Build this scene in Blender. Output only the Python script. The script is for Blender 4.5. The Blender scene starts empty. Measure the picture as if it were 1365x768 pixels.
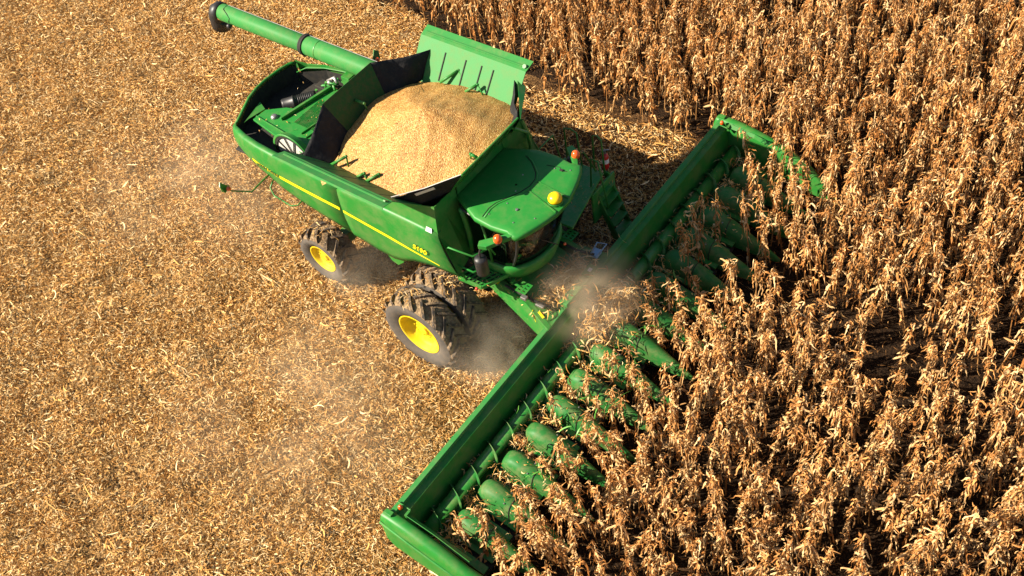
import bpy, math, random
import numpy as np
from mathutils import Vector, Matrix
from mathutils.bvhtree import BVHTree
random.seed(7); RNG = np.random.default_rng(11)
sc = bpy.context.scene
COL = sc.collection
R = math.radians

# ------------------------------------------------------------------ camera, sky, sun
cam_d = bpy.data.cameras.new('camera'); cam = bpy.data.objects.new('camera', cam_d); COL.objects.link(cam)
cam_d.sensor_width = 36.0; cam_d.lens = 36.92; cam_d.clip_end = 500
r_ = Vector((0.80141, 0.58560, -0.12172)); u_ = Vector((-0.38570, 0.66151, 0.64314)); d_ = Vector((-0.45714, 0.46848, -0.75601))
CAMPOS = Vector((11.4898, -11.2039, 18.3467))
m = Matrix(((r_.x, u_.x, -d_.x, CAMPOS.x), (r_.y, u_.y, -d_.y, CAMPOS.y), (r_.z, u_.z, -d_.z, CAMPOS.z), (0, 0, 0, 1)))
cam.matrix_world = m
sc.camera = cam
w = bpy.data.worlds.new('World'); sc.world = w; w.use_nodes = True
nt = w.node_tree
sky = nt.nodes.new('ShaderNodeTexSky'); sky.sky_type = 'NISHITA'; sky.sun_disc = False
SUN = Vector((1.03, 0.98, -1.0)).normalized()
sky.sun_elevation = math.asin(-SUN.z); sky.sun_rotation = math.atan2(-SUN.x, -SUN.y) % (2*math.pi)
bg = nt.nodes['Background']; nt.links.new(sky.outputs[0], bg.inputs[0]); bg.inputs[1].default_value = 0.05
sd = bpy.data.lights.new('sun', 'SUN'); sd.energy = 5.0; sd.angle = R(0.5); sd.color = (1.0, 0.89, 0.72)
so = bpy.data.objects.new('sun', sd); COL.objects.link(so); so.rotation_euler = SUN.to_track_quat('-Z', 'Y').to_euler(); so.location = (-20, -20, 30)
sc.view_settings.view_transform = 'Standard'; sc.view_settings.look = 'None'
sc.view_settings.gamma = 1; sc.view_settings.exposure = 1.27
sc.render.engine = 'CYCLES'
sc.cycles.volume_step_rate = 2.0; sc.cycles.volume_bounces = 1; sc.cycles.max_bounces = 6; sc.cycles.diffuse_bounces = 1

# ------------------------------------------------------------------ materials
def mat(name, base, rough=0.5, metal=0.0, noise=None, bump=None, coat=0.0, spec=0.5, emit=None):
    """noise = (scale, colour2, amount, lo, hi); bump = (scale, strength, distance)"""
    M = bpy.data.materials.new(name); M.use_nodes = True
    t = M.node_tree; b = t.nodes['Principled BSDF']
    b.inputs['Base Color'].default_value = (*base, 1); b.inputs['Roughness'].default_value = rough
    b.inputs['Metallic'].default_value = metal; b.inputs['Coat Weight'].default_value = coat
    b.inputs['Specular IOR Level'].default_value = spec
    tc = t.nodes.new('ShaderNodeTexCoord')
    if noise:
        n = t.nodes.new('ShaderNodeTexNoise'); n.inputs['Scale'].default_value = noise[0]; n.inputs['Detail'].default_value = 8
        n.inputs['Roughness'].default_value = 0.65
        t.links.new(tc.outputs['Object'], n.inputs['Vector'])
        mr = t.nodes.new('ShaderNodeMapRange'); mr.inputs['From Min'].default_value = noise[3]; mr.inputs['From Max'].default_value = noise[4]
        mr.inputs['To Max'].default_value = noise[2]
        t.links.new(n.outputs['Fac'], mr.inputs['Value'])
        mx = t.nodes.new('ShaderNodeMix'); mx.data_type = 'RGBA'
        mx.inputs['A'].default_value = (*base, 1); mx.inputs['B'].default_value = (*noise[1], 1)
        t.links.new(mr.outputs[0], mx.inputs['Factor']); t.links.new(mx.outputs['Result'], b.inputs['Base Color'])
        mr2 = t.nodes.new('ShaderNodeMapRange'); mr2.inputs['To Min'].default_value = rough; mr2.inputs['To Max'].default_value = min(1, rough+0.35)
        t.links.new(mr.outputs[0], mr2.inputs['Value']); t.links.new(mr2.outputs[0], b.inputs['Roughness'])
    if bump:
        n = t.nodes.new('ShaderNodeTexNoise'); n.inputs['Scale'].default_value = bump[0]; n.inputs['Detail'].default_value = 6
        t.links.new(tc.outputs['Object'], n.inputs['Vector'])
        bp = t.nodes.new('ShaderNodeBump'); bp.inputs['Strength'].default_value = bump[1]; bp.inputs['Distance'].default_value = bump[2]
        t.links.new(n.outputs['Fac'], bp.inputs['Height']); t.links.new(bp.outputs[0], b.inputs['Normal'])
    if emit:
        b.inputs['Emission Color'].default_value = (*emit[0], 1); b.inputs['Emission Strength'].default_value = emit[1]
    return M

DUST = (0.30, 0.21, 0.11)
M = {}
M['green'] = mat('green_paint', (0.018, 0.185, 0.025), 0.42, spec=0.3, noise=(3.2, DUST, 0.45, 0.42, 0.92), bump=(1.6, 0.04, 0.05), coat=0.0)
M['green_roof'] = mat('green_roof_paint', (0.020, 0.200, 0.029), 0.46, spec=0.3, noise=(5, DUST, 0.22, 0.45, 0.95), bump=(2.5, 0.05, 0.03))
M['green_dusty'] = mat('dusty_green_paint', (0.02, 0.20, 0.025), 0.38, noise=(6, DUST, 0.5, 0.45, 0.8), bump=(20, 0.1, 0.01))
M['green_flap'] = mat('pale_green_paint', (0.040, 0.215, 0.050), 0.5, spec=0.12, noise=(4, DUST, 0.35, 0.45, 0.9), bump=(2.0, 0.08, 0.03))  # paler, less glossy green than the body panels
M['green_snout'] = mat('green_snout_plastic', (0.022, 0.150, 0.028), 0.5, spec=0.25, noise=(5, DUST, 0.6, 0.44, 0.85), bump=(6, 0.08, 0.02))
M['tank_dusty_shade'] = mat('dusty_shaded_tank_green', (0.012, 0.075, 0.014), 0.6, spec=0.2, noise=(11, (0.10, 0.07, 0.035), 0.6, 0.4, 0.75))  # rear flap: dusty, with its shade put into a darker base green
M['dark'] = mat('black_grime', (0.012, 0.012, 0.011), 0.8, noise=(8, (0.06, 0.045, 0.028), 0.7, 0.4, 0.8))
M['black'] = mat('black_plastic', (0.02, 0.02, 0.021), 0.45, noise=(12, (0.09, 0.07, 0.05), 0.4, 0.5, 0.8))
M['canvas'] = mat('black_canvas', (0.016, 0.016, 0.017), 0.7, spec=0.2, noise=(9, (0.09, 0.08, 0.07), 0.4, 0.5, 0.85), bump=(5, 0.6, 0.06))
M['yellow'] = mat('yellow_paint', (0.80, 0.56, 0.01), 0.5, spec=0.2, noise=(5, (0.40, 0.24, 0.06), 0.6, 0.42, 0.8))
M['stripe'] = mat('yellow_stripe', (0.86, 0.68, 0.01), 0.4)
M['letter'] = mat('dark_green_letters', (0.03, 0.09, 0.02), 0.5)
M['white'] = mat('white_screen', (0.62, 0.60, 0.55), 0.6, noise=(20, (0.3, 0.24, 0.16), 0.5, 0.45, 0.8))
M['label'] = mat('white_label', (0.72, 0.68, 0.62), 0.5)
M['red'] = mat('red_paint', (0.45, 0.012, 0.012), 0.3)
M['amber'] = mat('amber_lens', (0.75, 0.10, 0.012), 0.2, coat=0.5)
M['ball'] = mat('receiver_yellow', (0.90, 0.60, 0.005), 0.32)
M['steel'] = mat('worn_steel', (0.35, 0.34, 0.33), 0.4, metal=0.8, noise=(15, (0.2, 0.13, 0.07), 0.6, 0.4, 0.7))
M['blue'] = mat('pale_blue_plastic', (0.25, 0.42, 0.62), 0.4)
M['rust'] = mat('rusty_panel', (0.10, 0.03, 0.012), 0.7)
M['rubber'] = mat('tyre_side_rubber', (0.075, 0.066, 0.058), 0.8, noise=(7, (0.17, 0.13, 0.09), 0.6, 0.4, 0.75), bump=(30, 0.2, 0.01))
M['lug'] = mat('tyre_tread_lugs', (0.035, 0.028, 0.022), 0.85, noise=(9, (0.30, 0.20, 0.11), 0.85, 0.43, 0.62), bump=(22, 0.6, 0.03))
M['mud'] = mat('caked_straw_mud', (0.20, 0.125, 0.065), 0.95, noise=(16, (0.42, 0.30, 0.16), 0.9, 0.4, 0.7), bump=(18, 1.0, 0.06))

def island_mat(name, c1, c2, c3, rough=0.7, trans=0.0):
    Mx = bpy.data.materials.new(name); Mx.use_nodes = True
    t = Mx.node_tree; b = t.nodes['Principled BSDF']; b.inputs['Roughness'].default_value = rough
    b.inputs['Specular IOR Level'].default_value = 0.12
    g = t.nodes.new('ShaderNodeNewGeometry'); cr = t.nodes.new('ShaderNodeValToRGB')
    e = cr.color_ramp.elements; e[0].color = (*c1, 1); e[1].color = (*c3, 1); k = cr.color_ramp.elements.new(0.55); k.color = (*c2, 1)
    t.links.new(g.outputs['Random Per Island'], cr.inputs[0])
    tc = t.nodes.new('ShaderNodeTexCoord'); n = t.nodes.new('ShaderNodeTexNoise'); n.inputs['Scale'].default_value = 14; n.inputs['Detail'].default_value = 3
    t.links.new(tc.outputs['Object'], n.inputs['Vector'])
    mr = t.nodes.new('ShaderNodeMapRange'); mr.inputs['From Min'].default_value = 0.3; mr.inputs['From Max'].default_value = 0.7
    mr.inputs['To Min'].default_value = 0.65; mr.inputs['To Max'].default_value = 1.15
    n.inputs['Scale'].default_value = 1.1; n.inputs['Detail'].default_value = 7; n.inputs['Roughness'].default_value = 0.7
    t.links.new(n.outputs['Fac'], mr.inputs['Value'])
    mu = t.nodes.new('ShaderNodeMix'); mu.data_type = 'RGBA'; mu.blend_type = 'MULTIPLY'; mu.inputs['Factor'].default_value = 1
    t.links.new(cr.outputs[0], mu.inputs['A']); t.links.new(mr.outputs[0], mu.inputs['B'])
    t.links.new(mu.outputs['Result'], b.inputs['Base Color'])
    if trans:
        tr = t.nodes.new('ShaderNodeBsdfTranslucent'); t.links.new(mu.outputs['Result'], tr.inputs[0])
        ms = t.nodes.new('ShaderNodeMixShader'); ms.inputs[0].default_value = trans
        t.links.new(b.outputs[0], ms.inputs[1]); t.links.new(tr.outputs[0], ms.inputs[2])
        t.links.new(ms.outputs[0], t.nodes['Material Output'].inputs[0])
    return Mx
M['straw'] = island_mat('dry_straw', (0.42, 0.185, 0.045), (0.82, 0.45, 0.135), (0.98, 0.76, 0.42), 0.6)
M['leaf'] = island_mat('dry_corn_leaf', (0.37, 0.14, 0.034), (0.67, 0.32, 0.10), (0.94, 0.66, 0.34), 0.7, 0.12)
M['stalk'] = island_mat('dry_corn_stalk', (0.24, 0.11, 0.035), (0.36, 0.18, 0.06), (0.48, 0.28, 0.11), 0.7)
M['ear'] = island_mat('dry_corn_husk', (0.42, 0.22, 0.08), (0.58, 0.34, 0.14), (0.78, 0.56, 0.28), 0.6)
M['greenleaf'] = mat('green_leaf', (0.10, 0.30, 0.04), 0.5)

def glass_mat():
    Mx = bpy.data.materials.new('tinted_glass'); Mx.use_nodes = True; t = Mx.node_tree
    t.nodes.remove(t.nodes['Principled BSDF'])
    tr = t.nodes.new('ShaderNodeBsdfTransparent'); tr.inputs[0].default_value = (0.50, 0.56, 0.54, 1)
    gl = t.nodes.new('ShaderNodeBsdfGlossy'); gl.inputs['Roughness'].default_value = 0.03
    fr = t.nodes.new('ShaderNodeFresnel'); fr.inputs[0].default_value = 1.5
    ms = t.nodes.new('ShaderNodeMixShader')
    t.links.new(fr.outputs[0], ms.inputs[0]); t.links.new(tr.outputs[0], ms.inputs[1]); t.links.new(gl.outputs[0], ms.inputs[2])
    t.links.new(ms.outputs[0], t.nodes['Material Output'].inputs[0]); return Mx
M['glass'] = glass_mat()

def ground_mat():
    Mx = bpy.data.materials.new('straw_covered_soil'); Mx.use_nodes = True; t = Mx.node_tree; b = t.nodes['Principled BSDF']
    b.inputs['Roughness'].default_value = 0.95; b.inputs['Specular IOR Level'].default_value = 0.1
    tc = t.nodes.new('ShaderNodeTexCoord')
    n = t.nodes.new('ShaderNodeTexNoise'); n.inputs['Scale'].default_value = 22; n.inputs['Detail'].default_value = 8
    n2 = t.nodes.new('ShaderNodeTexNoise'); n2.inputs['Scale'].default_value = 0.9; n2.inputs['Detail'].default_value = 4
    for q in (n, n2): t.links.new(tc.outputs['Object'], q.inputs['Vector'])
    cr = t.nodes.new('ShaderNodeValToRGB'); e = cr.color_ramp.elements
    e[0].position = 0.36; e[0].color = (0.12, 0.06, 0.022, 1); e[1].position = 0.62; e[1].color = (0.50, 0.30, 0.115, 1)
    t.links.new(n.outputs['Fac'], cr.inputs[0])
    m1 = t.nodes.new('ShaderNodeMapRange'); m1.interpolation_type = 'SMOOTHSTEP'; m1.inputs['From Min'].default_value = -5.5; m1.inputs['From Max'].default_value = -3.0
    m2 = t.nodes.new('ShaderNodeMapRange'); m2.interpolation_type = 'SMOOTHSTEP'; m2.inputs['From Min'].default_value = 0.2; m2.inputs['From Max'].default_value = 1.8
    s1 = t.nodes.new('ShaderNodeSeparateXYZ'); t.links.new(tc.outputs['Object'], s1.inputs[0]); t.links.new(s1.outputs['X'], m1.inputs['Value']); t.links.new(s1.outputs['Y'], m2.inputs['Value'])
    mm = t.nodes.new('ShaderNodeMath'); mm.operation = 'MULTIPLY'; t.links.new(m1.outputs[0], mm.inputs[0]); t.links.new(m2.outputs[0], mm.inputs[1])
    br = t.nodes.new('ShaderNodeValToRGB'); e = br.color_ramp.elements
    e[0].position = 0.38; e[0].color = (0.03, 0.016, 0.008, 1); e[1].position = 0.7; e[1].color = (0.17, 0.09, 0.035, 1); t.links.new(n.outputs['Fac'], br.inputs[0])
    mb = t.nodes.new('ShaderNodeMix'); mb.data_type = 'RGBA'; t.links.new(mm.outputs[0], mb.inputs['Factor']); t.links.new(cr.outputs[0], mb.inputs['A']); t.links.new(br.outputs[0], mb.inputs['B'])  # browner fresh-cut strip; also paints the machine's shadow darker into the soil
    # the uncut crop stands on barer, darker soil, colour deepened for shade between rows
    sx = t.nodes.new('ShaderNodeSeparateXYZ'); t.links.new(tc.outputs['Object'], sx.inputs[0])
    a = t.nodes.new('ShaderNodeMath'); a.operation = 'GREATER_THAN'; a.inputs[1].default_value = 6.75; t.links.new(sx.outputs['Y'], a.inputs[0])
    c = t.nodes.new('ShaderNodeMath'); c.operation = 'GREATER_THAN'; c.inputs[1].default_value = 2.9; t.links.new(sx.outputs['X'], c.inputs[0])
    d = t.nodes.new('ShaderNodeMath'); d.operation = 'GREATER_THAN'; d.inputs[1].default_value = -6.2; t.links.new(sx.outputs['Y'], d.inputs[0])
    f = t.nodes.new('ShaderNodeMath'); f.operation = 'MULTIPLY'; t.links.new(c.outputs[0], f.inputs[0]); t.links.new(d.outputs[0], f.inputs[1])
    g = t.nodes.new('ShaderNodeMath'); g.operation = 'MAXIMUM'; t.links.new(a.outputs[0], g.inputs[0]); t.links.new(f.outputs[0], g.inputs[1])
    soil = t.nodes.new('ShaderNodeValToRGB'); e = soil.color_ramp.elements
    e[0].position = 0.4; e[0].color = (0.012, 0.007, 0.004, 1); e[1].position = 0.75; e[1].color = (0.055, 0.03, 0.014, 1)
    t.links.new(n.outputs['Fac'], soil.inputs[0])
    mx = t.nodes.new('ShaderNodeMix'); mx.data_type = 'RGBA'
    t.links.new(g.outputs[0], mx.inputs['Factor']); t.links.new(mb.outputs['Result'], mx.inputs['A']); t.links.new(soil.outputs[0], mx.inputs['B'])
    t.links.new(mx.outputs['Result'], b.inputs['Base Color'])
    bp = t.nodes.new('ShaderNodeBump'); bp.inputs['Strength'].default_value = 1; bp.inputs['Distance'].default_value = 0.06
    t.links.new(n.outputs['Fac'], bp.inputs['Height']); t.links.new(bp.outputs[0], b.inputs['Normal'])
    return Mx
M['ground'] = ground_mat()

def grain_mat():
    Mx = bpy.data.materials.new('shelled_corn_kernels'); Mx.use_nodes = True; t = Mx.node_tree; b = t.nodes['Principled BSDF']
    b.inputs['Roughness'].default_value = 0.5; b.inputs['Specular IOR Level'].default_value = 0.3
    tc = t.nodes.new('ShaderNodeTexCoord')
    v = t.nodes.new('ShaderNodeTexVoronoi'); v.inputs['Scale'].default_value = 50; t.links.new(tc.outputs['Object'], v.inputs['Vector'])
    sp = t.nodes.new('ShaderNodeSeparateColor'); t.links.new(v.outputs['Color'], sp.inputs[0])
    cr = t.nodes.new('ShaderNodeValToRGB'); e = cr.color_ramp.elements
    e[0].position = 0.0; e[0].color = (0.22, 0.075, 0.02, 1); e[1].position = 1.0; e[1].color = (0.72, 0.48, 0.20, 1)
    for pos, c in ((0.06, (0.30, 0.11, 0.03)), (0.12, (0.37, 0.18, 0.04)), (0.55, (0.47, 0.25, 0.068)), (0.85, (0.56, 0.33, 0.105))):
        k = e.new(pos); k.color = (*c, 1)
    t.links.new(sp.outputs[0], cr.inputs[0])
    n = t.nodes.new('ShaderNodeTexNoise'); n.inputs['Scale'].default_value = 2.4; n.inputs['Detail'].default_value = 6; t.links.new(tc.outputs['Object'], n.inputs['Vector'])
    mr = t.nodes.new('ShaderNodeMapRange'); mr.inputs['From Min'].default_value = 0.52; mr.inputs['From Max'].default_value = 0.72; mr.inputs['To Max'].default_value = 0.5
    t.links.new(n.outputs['Fac'], mr.inputs['Value'])
    mx = t.nodes.new('ShaderNodeMix'); mx.data_type = 'RGBA'; mx.blend_type = 'MULTIPLY'; mx.inputs['B'].default_value = (0.75, 0.55, 0.42, 1)
    t.links.new(mr.outputs[0], mx.inputs['Factor']); t.links.new(cr.outputs[0], mx.inputs['A']); t.links.new(mx.outputs['Result'], b.inputs['Base Color'])
    bp = t.nodes.new('ShaderNodeBump'); bp.invert = True; bp.inputs['Strength'].default_value = 0.9; bp.inputs['Distance'].default_value = 0.012
    t.links.new(v.outputs['Distance'], bp.inputs['Height']); t.links.new(bp.outputs[0], b.inputs['Normal'])
    return Mx
M['grain'] = grain_mat()

# ------------------------------------------------------------------ helpers
def tag(o, label=None, cat=None, group=None, kind=None):
    if label: o['label'] = label
    if cat: o['category'] = cat
    if group: o['group'] = group
    if kind: o['kind'] = kind
    return o
def empty(name, loc, parent=None):
    o = bpy.data.objects.new(name, None); o.empty_display_size = 0.2; COL.objects.link(o); o.location = loc
    if parent: o.parent = parent
    return o
class MB:
    """collects shapes in world coordinates; build() links them as ONE mesh object"""
    def __init__(s): s.v = []; s.f = []
    def add(s, vs, fs):
        n = len(s.v); s.v += [Vector(p) for p in vs]; s.f += [tuple(i+n for i in f) for f in fs]; return s
    def box(s, c, size, rot=None):
        h = [x/2 for x in size]; vs = [Vector((a*h[0], b*h[1], d*h[2])) for a in (-1, 1) for b in (-1, 1) for d in (-1, 1)]
        if rot is not None: vs = [rot @ p for p in vs]
        vs = [p+Vector(c) for p in vs]
        return s.add(vs, [(0, 1, 3, 2), (4, 6, 7, 5), (0, 4, 5, 1), (2, 3, 7, 6), (0, 2, 6, 4), (1, 5, 7, 3)])
    def bar(s, a, b, w_, h_):
        a = Vector(a); b = Vector(b); d = (b-a); L = d.length; d.normalize()
        up = Vector((0, 0, 1)) if abs(d.z) < 0.95 else Vector((1, 0, 0))
        y = up.cross(d).normalized(); z = d.cross(y)
        rot = Matrix((d, y, z)).transposed()
        return s.box((a+b)/2, (L, w_, h_), rot)
    def tube(s, pts, r, n=8, cap=True):
        pts = [Vector(p) for p in pts]; k = len(pts); rs = r if isinstance(r, (list, tuple)) else [r]*k
        base = len(s.v); prev = None
        for i, p in enumerate(pts):
            d = (pts[min(i+1, k-1)]-pts[max(i-1, 0)]).normalized()
            if prev is None: x = d.orthogonal().normalized()
            else:
                x = prev-d*prev.dot(d); x = x.normalized() if x.length > 1e-6 else d.orthogonal().normalized()
            prev = x; y = d.cross(x)
            for j in range(n):
                a = 2*math.pi*j/n; s.v.append(p+(x*math.cos(a)+y*math.sin(a))*rs[i])
        for i in range(k-1):
            for j in range(n):
                a = base+i*n+j; b = base+i*n+(j+1) % n; s.f.append((a, b, b+n, a+n))
        if cap:
            s.f.append(tuple(base+j for j in reversed(range(n)))); s.f.append(tuple(base+(k-1)*n+j for j in range(n)))
        return s
    def lathe(s, prof, c, axis, n=32):
        """prof: list of (radius, offset along axis)"""
        axis = Vector(axis).normalized(); x = axis.orthogonal().normalized(); y = axis.cross(x); c = Vector(c); base = len(s.v); k = len(prof)
        for (rr, o) in prof:
            for j in range(n):
                a = 2*math.pi*j/n; s.v.append(c+axis*o+(x*math.cos(a)+y*math.sin(a))*rr)
        for i in range(k-1):
            for j in range(n):
                a = base+i*n+j; b = base+i*n+(j+1) % n; s.f.append((a, b, b+n, a+n))
        return s
    def grid(s, P, closed=False):
        nr = len(P); nc = len(P[0]); base = len(s.v)
        for row in P: s.v += [Vector(p) for p in row]
        for i in range(nr-1):
            for j in range(nc if closed else nc-1):
                a = base+i*nc+j; b = base+i*nc+(j+1) % nc; s.f.append((a, b, b+nc, a+nc))
        return s
    def poly(s, pts): return s.add(pts, [tuple(range(len(pts)))])
    def prism(s, pts, off):
        n = len(pts); off = Vector(off); A = [Vector(p) for p in pts]; B = [p+off for p in A]
        return s.add(A+B, [tuple(range(n)), tuple(reversed(range(n, 2*n)))]+[(i, i+n, (i+1) % n+n, (i+1) % n) for i in range(n)])
    def sphere(s, c, r, n=16, k=10, sz=1.0):
        prof = [(r*math.sin(math.pi*i/k)+1e-4, -r*sz*math.cos(math.pi*i/k)) for i in range(k+1)]
        return s.lathe(prof, c, (0, 0, 1), n)
    def build(s, name, m_, parent=None, solid=0, bevel=0, smooth=False, seg=2, origin=None, subsurf=0):
        o_ = Vector(origin) if origin is not None else None
        if o_ is None:
            if parent is not None: o_ = Vector((0, 0, 0))
            else:
                n = len(s.v); o_ = sum(s.v, Vector())/n; o_.z = min(p.z for p in s.v)
        me = bpy.data.meshes.new(name); me.from_pydata([tuple(p-o_) for p in s.v], [], s.f)
        me.validate(); me.update()
        ms = m_ if isinstance(m_, (list, tuple)) else [m_]
        for q in ms: me.materials.append(q)
        o = bpy.data.objects.new(name, me); COL.objects.link(o); o.location = o_
        if parent is not None:
            o.parent = parent
            o.location = o_-WORLD.get(parent.name, Vector())
        WORLD[o.name] = o_.copy()
        if smooth: me.polygons.foreach_set('use_smooth', [True]*len(me.polygons))
        if solid:
            md = o.modifiers.new('solidify', 'SOLIDIFY'); md.thickness = abs(solid); md.offset = -1 if solid > 0 else 1
        if subsurf:
            md = o.modifiers.new('subsurf', 'SUBSURF'); md.levels = subsurf; md.render_levels = subsurf
        if bevel:
            md = o.modifiers.new('bevel', 'BEVEL'); md.width = bevel; md.segments = seg; md.limit_method = 'ANGLE'; md.angle_limit = R(35); md.harden_normals = False
        return o
WORLD = {}
def build_each(b, name, m_, parent, **kw):
    """every separate piece of the builder becomes an object of its own"""
    par = list(range(len(b.v)))
    def find(i):
        while par[i] != i: par[i] = par[par[i]]; i = par[i]
        return i
    for f in b.f:
        r0 = find(f[0])
        for k in f[1:]: par[find(k)] = r0
    groups = {}
    for f in b.f: groups.setdefault(find(f[0]), []).append(f)
    out = []
    for fs in groups.values():
        q = MB(); ids = sorted({i for f in fs for i in f}); mp = {i: n for n, i in enumerate(ids)}
        q.v = [b.v[i] for i in ids]; q.f = [tuple(mp[i] for i in f) for f in fs]; out.append(recalc(q.build(name, m_, parent, **kw)))
    return out
def recalc(o):
    import bmesh
    b = bmesh.new(); b.from_mesh(o.data); bmesh.ops.recalc_face_normals(b, faces=b.faces); b.to_mesh(o.data); b.free(); return o
def lerp(a, b, t): return Vector(a).lerp(Vector(b), t)
def interp(xs, ys, x): return float(np.interp(x, xs, ys))
def mesh_np(name, V, F4, mats, parent=None, matidx=None, loc=(0, 0, 0)):
    me = bpy.data.meshes.new(name); nv = len(V); nf = len(F4)
    me.vertices.add(nv); me.vertices.foreach_set('co', np.ascontiguousarray(V, dtype=np.float32).ravel())
    me.loops.add(nf*4); me.loops.foreach_set('vertex_index', np.ascontiguousarray(F4, dtype=np.int32).ravel())
    me.polygons.add(nf); me.polygons.foreach_set('loop_start', np.arange(0, nf*4, 4, dtype=np.int32))
    try: me.polygons.foreach_set('loop_total', np.full(nf, 4, dtype=np.int32))
    except Exception: pass
    for q in mats: me.materials.append(q)
    if matidx is not None: me.polygons.foreach_set('material_index', np.asarray(matidx, dtype=np.int32))
    me.update(calc_edges=True)
    if name:
        o = bpy.data.objects.new(name, me); COL.objects.link(o); o.location = loc
        if parent: o.parent = parent
        return o

# ------------------------------------------------------------------ ground
def hgt(x, y):
    return 0.035*np.sin(x*1.3+0.7*np.sin(y*0.9))*np.cos(y*1.7+0.5*x)+0.03*np.sin(x*3.1+y*2.3)*np.sin(y*3.7-x*1.1)+0.012*np.sin(8*x+3*y)*np.sin(7*y-2*x)
xs = np.concatenate([[-220, -120, -60, -35], np.arange(-26, 22.01, 0.14), [30, 60, 120, 220]])
ys = np.concatenate([[-220, -120, -60, -30], np.arange(-16, 24.01, 0.14), [35, 60, 120, 220]])
GX, GY = np.meshgrid(xs, ys, indexing='ij'); GZ = hgt(GX, GY)-0.02
nx, ny = GX.shape; idx = np.arange(nx*ny).reshape(nx, ny)
F = np.stack([idx[:-1, :-1], idx[1:, :-1], idx[1:, 1:], idx[:-1, 1:]], -1).reshape(-1, 4)
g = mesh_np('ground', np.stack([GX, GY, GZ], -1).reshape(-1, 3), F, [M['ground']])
g.data.polygons.foreach_set('use_smooth', [True]*len(g.data.polygons)); tag(g, kind='structure')

# ------------------------------------------------------------------ strips of dry leaf (vectorised)
def strips(P, Wd, closed=False):
    """P (N,K,3) centre lines, Wd (N,K,3) half-width vectors -> verts, quads"""
    N, K, _ = P.shape
    V = np.stack([P-Wd, P+Wd], 2).reshape(-1, 3)
    base = (np.arange(N)*K*2)[:, None]; k = np.arange(K-1)[None, :]*2
    a = base+k; F = np.stack([a, a+1, a+3, a+2], -1).reshape(-1, 4)
    return V, F
def in_view(X, Y, Z, margin=90):
    q = np.stack([X-CAMPOS.x, Y-CAMPOS.y, Z-CAMPOS.z], -1); z = q @ np.array(d_)
    u = 682.5+1400.04*(q @ np.array(r_))/z; v = 384-1400.04*(q @ np.array(u_))/z
    return (u > -margin) & (u < 1365+margin) & (v > -margin) & (v < 768+margin), u, v
def litter(N, rng, xr, yr, ok, lmin=0.07, lmax=0.26, wmin=0.007, wmax=0.019, zup=0.10, K=4, dirx=0.0, lift=0.35, vmask=True, patch=False):
    X = rng.uniform(*xr, N); Y = rng.uniform(*yr, N)
    keep = ok(X, Y)
    if patch:   # residue not yet spread behind header; thinned here also to darken the machine's shadow
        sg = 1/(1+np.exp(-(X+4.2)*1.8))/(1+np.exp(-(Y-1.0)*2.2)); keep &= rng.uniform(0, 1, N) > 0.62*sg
    pn = np.sin(X*0.9+1.7*np.sin(Y*0.6+0.4))*np.sin(Y*1.1-0.5*X+np.sin(X*1.9))+0.5*np.sin(2.7*X+1.3*Y)*np.sin(3.1*Y-1.1*X)+0.35*np.sin(6.1*X+2*Y)*np.sin(5.3*Y-3*X)
    if patch: keep &= rng.uniform(0, 1, N) > np.clip((pn-0.25)*0.9, 0, 0.72)
    if vmask: keep &= in_view(X, Y, 0*X, 260)[0]
    X = X[keep]; Y = Y[keep]; n = len(X)
    L = rng.uniform(0, 1, n)**1.7*(lmax-lmin)+lmin
    az = rng.uniform(0, 2*np.pi, n)
    if dirx: az = rng.normal(0, dirx, n)
    el = rng.normal(0.05, lift, n)
    cur = rng.normal(0, 1.6, n); tw = rng.uniform(0, np.pi, n); twr = rng.normal(0, 1.5, n); wd = rng.uniform(wmin, wmax, n)
    P = np.zeros((n, K, 3)); W = np.zeros((n, K, 3)); p = np.stack([X, Y, hgt(X, Y)+rng.uniform(0.0, 1, n)**2*zup+0.01+np.abs(np.sin(el))*L*0.4], -1)
    P[:, 0] = p
    for i in range(K):
        if i:
            st = L/(K-1); a = az+cur*(i/(K-1)-0.5); e2 = el-0.9*np.abs(rng.normal(0, 0.5, n))*(i/(K-1))
            dv = np.stack([np.cos(a)*np.cos(e2), np.sin(a)*np.cos(e2), np.sin(e2)], -1)
            P[:, i] = P[:, i-1]+dv*st[:, None]
        a = az+cur*(i/(K-1)-0.5)
        side = np.stack([-np.sin(a), np.cos(a), 0*a], -1); upv = np.array([0, 0, 1.0])
        ang = (tw+twr*i/(K-1))[:, None]*0.55
        taper = (0.25 if i in (0, K-1) else 1.0)
        W[:, i] = (side*np.cos(ang)+upv*np.sin(ang))*(wd*taper)[:, None]
    P[:, :, 2] = np.maximum(P[:, :, 2], hgt(P[:, :, 0], P[:, :, 1])+0.004)
    return strips(P, W)
def join(parts):
    V = []; F = []; n = 0
    for v, f in parts: V.append(v); F.append(f+n); n += len(v)
    return np.concatenate(V), np.concatenate(F)
cut = lambda X, Y: (Y < 6.35+0.15*np.sin(X*2)+np.clip((-3-X)*0.17, 0, 1.4)) & ((X < 3.3) | (Y < -6.35))
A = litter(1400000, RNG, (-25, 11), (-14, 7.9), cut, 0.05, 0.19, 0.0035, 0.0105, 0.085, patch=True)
B = litter(20000, RNG, (-25, 11), (-14, 7.9), cut, 0.15, 0.40, 0.009, 0.020, 0.11, 5, lift=0.3)
def rowfold(X, Y):
    k = (Y/0.762-0.5); return cut(X, Y) & (np.abs(k-np.round(k)) < 0.12) & (np.sin(X*0.8+Y*2.1)+np.sin(X*0.37-Y*1.7) > 0.45)
C_ = litter(60000, RNG, (-25, 11), (-14, 7.9), rowfold, 0.3, 0.75, 0.006, 0.011, 0.10, 4, dirx=0.22, lift=0.08)
V, F = join([A, B, C_])
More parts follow.
